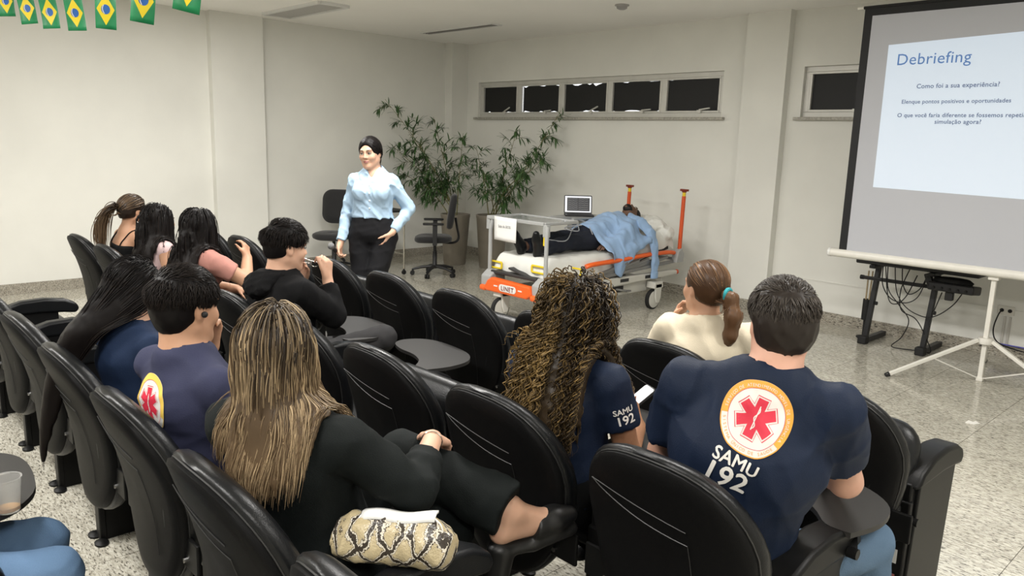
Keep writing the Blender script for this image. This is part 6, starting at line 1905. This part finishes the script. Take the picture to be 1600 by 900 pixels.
# side tray with the laptop and monitor gear on the far side
c_ = MB(); c_.box((-0.40, 0.32, 0.895), (0.34, 0.56, 0.02)); c_.bar((-0.30, -0.55, 0.94), (-0.28, 0.10, 0.90), 0.02, 0.02); c_.bar((-0.52, 0.3, 0.40), (-0.52, 0.3, 0.89), 0.03, 0.03); c_.bar((-0.52, 0.3, 0.40), (-0.30, 0.3, 0.40), 0.03, 0.03); B(c_, 'side_tray', M_bedgrey, smooth=False, bevel=0.004)
for yy in (0.10, 0.26):
    c_ = MB(); c_.box((-0.30, yy, 0.835), (0.07, 0.10, 0.10)); B(c_, 'tray_unit', M_bedwhite if yy > .2 else M_bargrey, smooth=False, bevel=0.008)

# pillow
c = Sculpt((-0.35, 0.35, .55), (0.45, 1.15, 1.1), .010)
c.ell((0.06, 0.80, 0.84), rot_axes(0.0, .45), (.27, .17, .065), 0); c.ell((0.30, 0.86, 0.76), rot_axes(.3, .5), (.12, .10, .08), .05); c.ripple(.008, .10, 3)
V_, Q_ = c.mesh(); pil = np_mesh_obj('pillow', V_, Q_, M_sheet); pil.location = (BX, BY, 0)
tag(pil, 'crumpled white pillow under the lying man\'s head', 'pillow')

# laptop on the tray
lap = thing('laptop', 'open black laptop with dark trace windows on the far side of the stretcher', 'laptop', (BX - 0.40, BY + 0.30, 0.906), math.radians(48)); lap.scale = (.84, .84, .84)
q = MB(); q.prism(round_rect(.36, .245, .012, 3), lambda u, v, t: (u, v, t), 0, .018); o = q.build('base', M_plast, lap, angle=40); fix_normals(o)
tl = Matrix.Rotation(math.radians(-14), 3, 'X')
def lid(u, v, t): return tuple(tl @ Vector((u, t, v)) + Vector((0, .118, .016)))
q = MB(); q.prism([(u, v + .12) for u, v in round_rect(.36, .235, .012, 3)], lid, 0, .010); o = q.build('lid', M_plast, lap, angle=40); fix_normals(o); ld_ = o
q = MB(); q.prism([(-.168, .018), (.168, .018), (.168, .226), (-.168, .226)], lid, -.0008, -.0002); o = q.build('display', mat('laptop_display', (.4, .4, .4), rough=.3, emit=(.85, .88, .95), estr=.72), ld_, smooth=False); fix_normals(o); dp = o
q = MB(); q.prism([(-.142, .034), (.150, .034), (.150, .206), (-.142, .206)], lid, -.0020, -.0010); o = q.build('trace_window', mat('laptop_window', (.01, .01, .012), rough=.3, emit=(.03, .03, .035), estr=.5), dp, smooth=False); fix_normals(o)
mt_ = mat('laptop_trace', (.3, .3, .3), emit=(.45, .47, .45), estr=.5)
for r_ in range(6):
    for c_i in range(2):
        q = MB(); z0 = .190 - .027 * r_
        pts = [(-.13 + .14 * c_i + .012 * i, z0 + (.006 if i % 4 == 2 else 0)) for i in range(11)]
        q.tube([Vector(lid(u, v, -.0024)) for u, v in pts], .0009, 4); q.build('trace', mt_, dp)
q = MB(); q.box((0, -.01, .0185), (.31, .12, .002)); q.build('keys', M_dark, lap, smooth=False)

# paper sign on the shelf
M_paper = mat('paper_white', (0.78, 0.78, 0.76), rough=0.7)
pv, pf = [], []
for j in range(7):
    for i in range(7):
        u = i / 6; v = j / 6
        pv.append((BX - 0.30 + 0.305 * u, BY - 0.999 - .012 * math.sin(u * 2.4) * (1 - v) - .006 * v, 0.745 + 0.222 * v + .006 * (1 - u)))
for j in range(6):
    for i in range(6): a = j * 7 + i; pf.append((a, a + 1, a + 8, a + 7))
sgn_ = thing('paper_sign', 'white paper sign hanging from the shelf at the foot of the stretcher', 'paper sign', (BX - .15, BY - 1.0, .745))
o = mesh_obj('sheet', [(x - sgn_.location.x, y - sgn_.location.y, z - sgn_.location.z) for x, y, z in pv], pf, M_paper, sgn_, angle=None)
md = o.modifiers.new('solid', 'SOLIDIFY'); md.thickness = .0015
vs, fs = text_mesh('Sala de ECG', 0.034, align='CENTER', offset=.0)
mesh_obj('lettering', [(v.x, -.013, v.y + .128) for v in vs], fs, mat('ink', (.06, .06, .07), rough=.7), sgn_, smooth=False)

# lying man
p = Person('man lying on the stretcher in navy trousers under a draped blue shirt', (BX, BY, 0), female=False)
p.set(pelvis=(.02, -.02, .745), waist=(.02, .14, .775), chest=(.02, .33, .825), neck=(.02, .50, .87), head=(.02, .655, .935),
      shR=(-.165, .42, .845), shL=(.205, .42, .845), elR=(-.255, .20, .78), wrR=(-.245, -.03, .73), elL=(.30, .22, .76), wrL=(.285, .02, .70),
      hipR=(-.07, -.05, .725), hipL=(.11, -.05, .725), knR=(-.09, -.42, .735), knL=(.12, -.42, .725), anR=(-.10, -.80, .69), anL=(.13, -.80, .685))
p.tR = np.stack([npv((-1, 0, 0)), unit((0, -.22, .97)), unit((0, .97, .22))], 1)
p.hR = np.stack([npv((-1, 0, 0)), unit((0, .25, .97)), unit((0, .97, -.25))], 1)
p.hs = .98
p.toes = dict(R=(-.22, -.25, .95), L=(.22, -.25, .95))
p.hands = dict(L=dict(d=(-.10, -1, -.12), n=(-.1, 0, -1), curl=(.3, .4, .3)), R=dict(d=(.1, -1, -.1), n=(0, 0, -1), curl=(.3, .4, .3)))
SK_deep = skin_mat('skin_deep', (0.13, 0.07, 0.045))
p.body(SK_deep, .0085)
p.shirt(mat('under_shirt', (.55, .58, .62), rough=.8), .009, .008, sleeve=.7, fold=.002)
p.pants(mat('navy_trousers', (0.007, 0.010, 0.020), rough=.85, bump=.2), .008, .016, fold=.004, seed=8, waist=.02)
p.shoes(M_leather)
hb = hair_mat('hair_short_black', (0.006, 0.005, 0.005), (0.010, 0.007, 0.006), (0.02, 0.015, 0.012), 0.5)
ho = p.hair_cap(hb, .006, nape=-.06)
c_ = npv(p.J['head']); Rh = p.head_axes()
g = Sculpt(c_ - .16, c_ + .16, .006)
W = lambda x, y, z: c_ + Rh @ (npv((x, y, z)) * p.hs)
g.ell(W(0, .056, -.082), Rh, npv((.050, .050, .036)), 0)
for sg in (-1, 1): g.cone(W(sg * .062, -.0, -.03), W(sg * .035, .06, -.085), .014, .016, .02)
g.ell(W(0, .100, -.045), Rh, npv((.030, .030, .020)), .008, 'sub')
p.emit('beard', g, hb)
p.face_details(mat('lips_dark', (.14, .06, .05), rough=.4), M_shoe if 'shoe_black' in MATS else M_rubber)
# thin grey leads over the legs
for i, pts in enumerate([[(.10, -.72, .78), (.20, -.55, .76), (.10, -.35, .84), (.02, -.22, .85), (-.06, -.1, .87), (-.2, .02, .88)], [(-.28, .1, .88), (-.12, -.02, .885), (0, -.15, .86), (.12, -.28, .83), (.05, -.35, .84), (-.05, -.28, .85), (.02, -.12, .87)],
                         [(-.27, .14, .88), (-.1, .04, .89), (.08, -.08, .86), (.2, -.16, .80)]]):
    o = MB().tube(spline([(BX + a, BY + b, c) for a, b, c in pts], 7), .0055, 6).build('sensor_lead', mat('lead_grey', (.32, .33, .35), rough=.4))
    tag(o, ['pale sensor lead running down to the lying man\'s foot', 'looped pale sensor lead over the lying man\'s thighs', 'short pale sensor lead beside the lying man\'s hip'][i], 'cable', 'sensor leads on the lying man')

# blue shirt draped over him: body panel plus hanging sleeve
C_drape = mat('drape_blue', (0.27, 0.40, 0.60), rough=.8, noise=.08, nscale=6, bump=.25, bscale=300, spec=.25, sheen=.15)
dr = thing('draped_shirt', 'light blue shirt spread over the lying man, sleeve hanging down', 'shirt', (BX, BY, 0))
gb_ = p.gb
def topz(x, y):
    zs = np.linspace(1.10, .55, 111); P = np.stack([np.full(111, x), np.full(111, y), zs], 1)
    d = np.minimum(p.gb.sample(P), p.gs.sample(P)); k_ = np.nonzero(d < .014)[0]
    return zs[k_[0]] if len(k_) else .55
NU, NV = 34, 46
dv = []
for i in range(NU + 1):
    u = i / NU; y = -.10 + .60 * u
    # crest heights
    xs = np.linspace(-.30, .37, 27)
    hz = np.array([max(topz(x, y), mtop(y) + .02) for x in xs])
    for _ in range(3): hz[1:-1] = np.maximum(hz[1:-1], (hz[:-2] + hz[2:]) / 2)
    prof = [(x, z) for x, z in zip(xs, hz)]
    # hanging part: longest at the foot side corner
    zb = np.interp(y, [-.10, -.04, .04, .16, .30, .42, .56], [.62, .40, .37, .52, .60, .66, .70])
    x0_, z0_ = prof[-1]
    for k in range(1, 12):
        t = k / 11; prof.append((x0_ + .055 * math.sin(min(1, t * 2.2) * PI / 2) + .012 * math.sin(y * 40) * t, z0_ + (zb - z0_) * t))
    pr = np.array(prof); sl = np.concatenate([[0], np.cumsum(np.hypot(*(pr[1:] - pr[:-1]).T))])
    far0 = sl[-1] * np.interp(u, [0, .2, 1], [.22, .05, .0])
    ss = np.linspace(far0, sl[-1], NV + 1)
    for j, s_ in enumerate(ss):
        x = np.interp(s_, sl, pr[:, 0]); z = np.interp(s_, sl, pr[:, 1])
        fold = .014 * math.sin(y * 34 + 3 * math.sin(s_ * 6)) * min(1, s_ / .2) + .005 * math.sin(s_ * 30 + y * 12)
        dv.append((x + fold * .5, y + .02 * math.sin(s_ * 7) - .06 * max(0, x - .2) , z + .006 + abs(fold)))
df = [(i * (NV + 1) + j, i * (NV + 1) + j + 1, (i + 1) * (NV + 1) + j + 1, (i + 1) * (NV + 1) + j) for i in range(NU) for j in range(NV)]
o = mesh_obj('shirt_body', dv, df, C_drape, dr, angle=None); md = o.modifiers.new('solid', 'SOLIDIFY'); md.thickness = .004
g = Sculpt((.10, .25, .25), (.62, .75, 1.05), .007)
sp_ = [(.17, .47, .935), (.29, .50, .885), (.395, .525, .78), (.435, .54, .65), (.44, .555, .50), (.44, .56, .345)]
rr_ = [.05, .062, .060, .055, .050, .044]
for i in range(5): g.cone(sp_[i], sp_[i + 1], rr_[i], rr_[i + 1], .02, flat=(npv((.9, -.2, .35)) if i < 2 else npv((1, -.1, 0)), 2.1), clip=[((.44, .56, .335), (0, 0, -1))] if i == 4 else None)
g.ripple(.007, .07, 6)
V_, Q_ = g.mesh(); sl_ = np_mesh_obj('sleeve', V_, Q_, C_drape, dr)
g = Sculpt((.34, .45, .28), (.54, .67, .45), .006); g.cone((.44, .56, .40), (.44, .56, .33), .050, .049, .01, flat=(npv((1, -.1, 0)), 1.9), clip=[((.44, .56, .325), (0, 0, -1)), ((.44, .56, .395), (0, 0, 1))])
V_, Q_ = g.mesh(); np_mesh_obj('cuff', V_, Q_, C_drape, sl_)

# ================================================================== bunting flags near the ceiling
M_fgreen = mat('flag_green', (0.015, 0.24, 0.085), rough=.45, noise=.15, nscale=12)
M_fyel = mat('flag_yellow', (0.80, 0.62, 0.02), rough=.45)
M_fblue = mat('flag_blue', (0.02, 0.12, 0.42), rough=.45)
flags = [((-6.437, 1.263, 2.404), 62), ((-6.125, 1.319, 2.335), 60), ((-5.712, 1.351, 2.278), 58), ((-5.293, 1.387, 2.238), 62), ((-4.674, 1.376, 2.197), 72), ((-3.86, 1.298, 2.15), 78), ((-3.141, 1.224, 2.12), 84)]
wherel = ['at the left picture edge', 'second from the left', 'third from the left', 'fourth from the left', 'third from the right', 'second from the right', 'nearest the wall pillar']
FW, FH = .100, .20
tops = []
for i, ((x, y, z), ang) in enumerate(flags):
    yaw = math.radians(ang); sway = math.radians([4, 8, 5, 4, -2, -6, -8][i])
    r = thing('bunting_flag', 'green and yellow bunting flag hanging from the string, ' + wherel[i], 'flag', (x, y, z + .105), yaw, 'bunting flags')
    def fl(u, v, t, sway=sway): 
        return (u * math.cos(sway) - v * math.sin(sway), t + .008 * math.sin(v * 22 + i), v * math.cos(sway) + u * math.sin(sway))
    vs, fs = [], []
    for j in range(9):
        for k in (-.5, 0, .5): vs.append(fl(k * FW, -FH / 2 + FH * j / 8, 0))
    for j in range(8):
        for k in (0, 1): a = j * 3 + k; fs.append((a, a + 1, a + 4, a + 3))
    o = mesh_obj('field', vs, fs, M_fgreen, r, angle=None); md = o.modifiers.new('solid', 'SOLIDIFY'); md.thickness = .0008; md.offset = 0
    for off in (-.0012, .0012):
        q = [(0, -FH * .40), (FH * .215, 0), (0, FH * .40), (-FH * .215, 0)]
        N_ = 10; vs, fs = [], []
        for j in range(N_ + 1):
            v = -FH * .40 + FH * .80 * j / N_; hw = FH * .215 * (1 - abs(v) / (FH * .40)) + 1e-4
            vs += [fl(-hw, v, off), fl(hw, v, off)]
        for j in range(N_): fs.append((2 * j, 2 * j + 1, 2 * j + 3, 2 * j + 2))
        dm = mesh_obj('rhombus', vs, fs, M_fyel, o, angle=None)
        R_ = FH * .125; vs = [fl(0, 0, off * 1.8)]; 
        for k in range(20): a = 2 * PI * k / 20; vs.append(fl(math.cos(a) * R_ * .85, math.sin(a) * R_, off * 1.8))
        mesh_obj('disc', vs, [(0, 1 + k, 1 + (k + 1) % 20) for k in range(20)], M_fblue, o, angle=None)
        vs, fs = [], []
        for k in range(9):
            t = k / 8; v = -R_ * .9 + 1.8 * R_ * t; u = -R_ * .25 + R_ * .35 * math.sin(t * PI * .9) * (1 if off > 0 else -1)
            vs += [fl(u - .002, v, off * 2.6), fl(u + .002, v, off * 2.6)]
        for k in range(8): fs.append((2 * k, 2 * k + 1, 2 * k + 3, 2 * k + 2))
        mesh_obj('band', vs, fs, M_pr_white, o, angle=None)
    tp = Vector((x, y, z + .105)) + Matrix.Rotation(yaw, 3, 'Z') @ Vector(fl(0, FH / 2, 0)); tops.append(tp)
st = [Vector((XL + .01, 1.1, 2.75))] + tops + [Vector((-2.2, 1.15, 2.30)), Vector((0.2, 1.1, 2.62)), Vector((2.38, 1.0, 2.9))]
o = MB().tube(spline(st, 5), .002, 5).build('bunting_string', M_pr_white); tag(o, 'thin white string carrying the bunting flags near the ceiling', 'string')

# ================================================================== snakeskin pouch with a folded mask on it
def snake_mat():
    m = bpy.data.materials.new('snakeskin'); m.use_nodes = True; nt = m.node_tree; b = nt.nodes['Principled BSDF']
    tc = nt.nodes.new('ShaderNodeTexCoord')
    sp = nt.nodes.new('ShaderNodeSeparateXYZ'); nt.links.new(tc.outputs['Object'], sp.inputs[0])
    v2 = nt.nodes.new('ShaderNodeTexVoronoi'); v2.inputs['Scale'].default_value = 210; nt.links.new(tc.outputs['Object'], v2.inputs['Vector'])
    ns = nt.nodes.new('ShaderNodeTexNoise'); ns.inputs['Scale'].default_value = 26; nt.links.new(tc.outputs['Object'], ns.inputs['Vector'])
    def M(op, x, y):
        n = nt.nodes.new('ShaderNodeMath'); n.operation = op
        for i, q in enumerate((x, y)):
            if isinstance(q, (int, float)): n.inputs[i].default_value = q
            else: nt.links.new(q, n.inputs[i])
        return n.outputs[0]
    K = 17.0
    u = M('MULTIPLY', sp.outputs[0], K * .8); vv = M('MULTIPLY', M('SUBTRACT', sp.outputs[2], sp.outputs[1]), K)
    nz = M('MULTIPLY', ns.outputs[0], .45)
    pa = M('PINGPONG', M('ADD', M('ADD', u, vv), nz), .5); pb = M('PINGPONG', M('SUBTRACT', M('SUBTRACT', u, vv), nz), .5)
    mm = M('ADD', M('MINIMUM', pa, pb), M('MULTIPLY', v2.outputs['Distance'], .10))
    r = nt.nodes.new('ShaderNodeValToRGB'); e = r.color_ramp.elements; r.color_ramp.interpolation = 'CONSTANT'
    e[0].position = 0; e[0].color = (.035, .026, .018, 1); e[1].position = .13; e[1].color = (.62, .57, .47, 1)
    x = e.new(.19); x.color = (.06, .045, .03, 1); x = e.new(.215); x.color = (.46, .38, .23, 1)
    nt.links.new(mm, r.inputs[0]); nt.links.new(r.outputs[0], b.inputs['Base Color'])
    b.inputs['Roughness'].default_value = .32
    bp = nt.nodes.new('ShaderNodeBump'); bp.inputs['Strength'].default_value = .4; bp.inputs['Distance'].default_value = .002
    nt.links.new(v2.outputs['Distance'], bp.inputs['Height']); nt.links.new(bp.outputs[0], b.inputs['Normal'])
    return m
BAGZ = .666
bg = thing('pouch', 'snakeskin patterned zip pouch resting on the chair armrest', 'pouch', (-1.447, 1.005, BAGZ), math.radians(38))
g = Sculpt((-.20, -.12, -.01), (.20, .12, .15), .005)
g.cone((-.105, -.005, .050), (.105, -.005, .050), .050, .050, .0, flat=((0, 0, 1), .95)); g.cone((-.115, -.03, .03), (.115, -.03, .03), .030, .030, .03); g.cone((-.115, .03, .03), (.115, .03, .03), .030, .030, .03)
g.cone((-.10, 0, .092), (.10, 0, .096), .012, .012, .03)
g.ripple(.004, .06, 3); g.cut((0, 0, .002), (0, 0, -1))
V_, Q_ = g.mesh(); np_mesh_obj('pouch_body', V_, Q_, snake_mat(), bg)
q = MB(); q.tube(spline([(-.115, 0, .098), (-.05, 0, .106), (.05, 0, .109), (.11, 0, .103)], 5), .004, 6); q.build('zip', mat('zip_beige', (.45, .38, .28), rough=.5), bg)
q = MB(); q.tube(spline([(-.115, -.0, .098), (-.135, -.01, .085), (-.140, -.012, .055)], 5), .004, 6, flat=.5); q.build('zip_pull', mat('zip_beige', (.45, .38, .28)), bg)
mk = thing('face_mask', 'folded white face mask lying on the snakeskin pouch', 'mask', (-1.452, 1.015, BAGZ + .100), math.radians(38))
pv, pf = [], []
for i in range(13):
    for j in range(5):
        u = i / 12; v = j / 4
        pv.append((-.085 + .185 * u, -.030 + .045 * v, .014 - .006 * abs(v - .5) * 2 - .008 * (v < .1) + .004 * math.sin(u * 8) + .010 * u))
for i in range(12):
    for j in range(4): a = i * 5 + j; pf.append((a, a + 5, a + 6, a + 1))
o = mesh_obj('fabric', pv, pf, M_paper, mk, angle=60); md = o.modifiers.new('solid', 'SOLIDIFY'); md.thickness = .006
q = MB(); q.tube(spline([(.098, -.02, .018), (.118, -.03, .005), (.122, -.035, -.025), (.110, -.036, -.04)], 6), .0018, 5); q.build('ear_loop', M_paper, mk)
q = MB(); q.tube(spline([(-.085, -.02, .008), (-.100, -.045, -.02), (-.102, -.052, -.055), (-.090, -.052, -.06), (-.086, -.045, -.03), (-.083, -.03, .0)], 6), .0018, 5); q.build('ear_loop', M_paper, mk)
# board the pouch rests on (folded tablet of the chair)
# plastic cup on the corner tablet
cup = thing('plastic_cup', 'clear plastic cup with a little drink on the corner writing tablet', 'cup', (-2.305, .355, .6645))
q = MB(); q.lathe([(.001, .001), (.026, .001), (.028, .004), (.036, .092), (.038, .094), (.038, .097), (.0345, .096), (.0265, .006), (.001, .004)], n=28)
q.build('cup_wall', mat('clear_plastic', (.92, .92, .90), rough=.12, trans=.85, ior=1.25), cup)
q = MB(); q.lathe([(.001, .006), (.0255, .006), (.0268, .016), (.001, .0165)], n=24); q.build('drink', mat('drink_amber', (.72, .42, .18), rough=.1, trans=.4), cup)
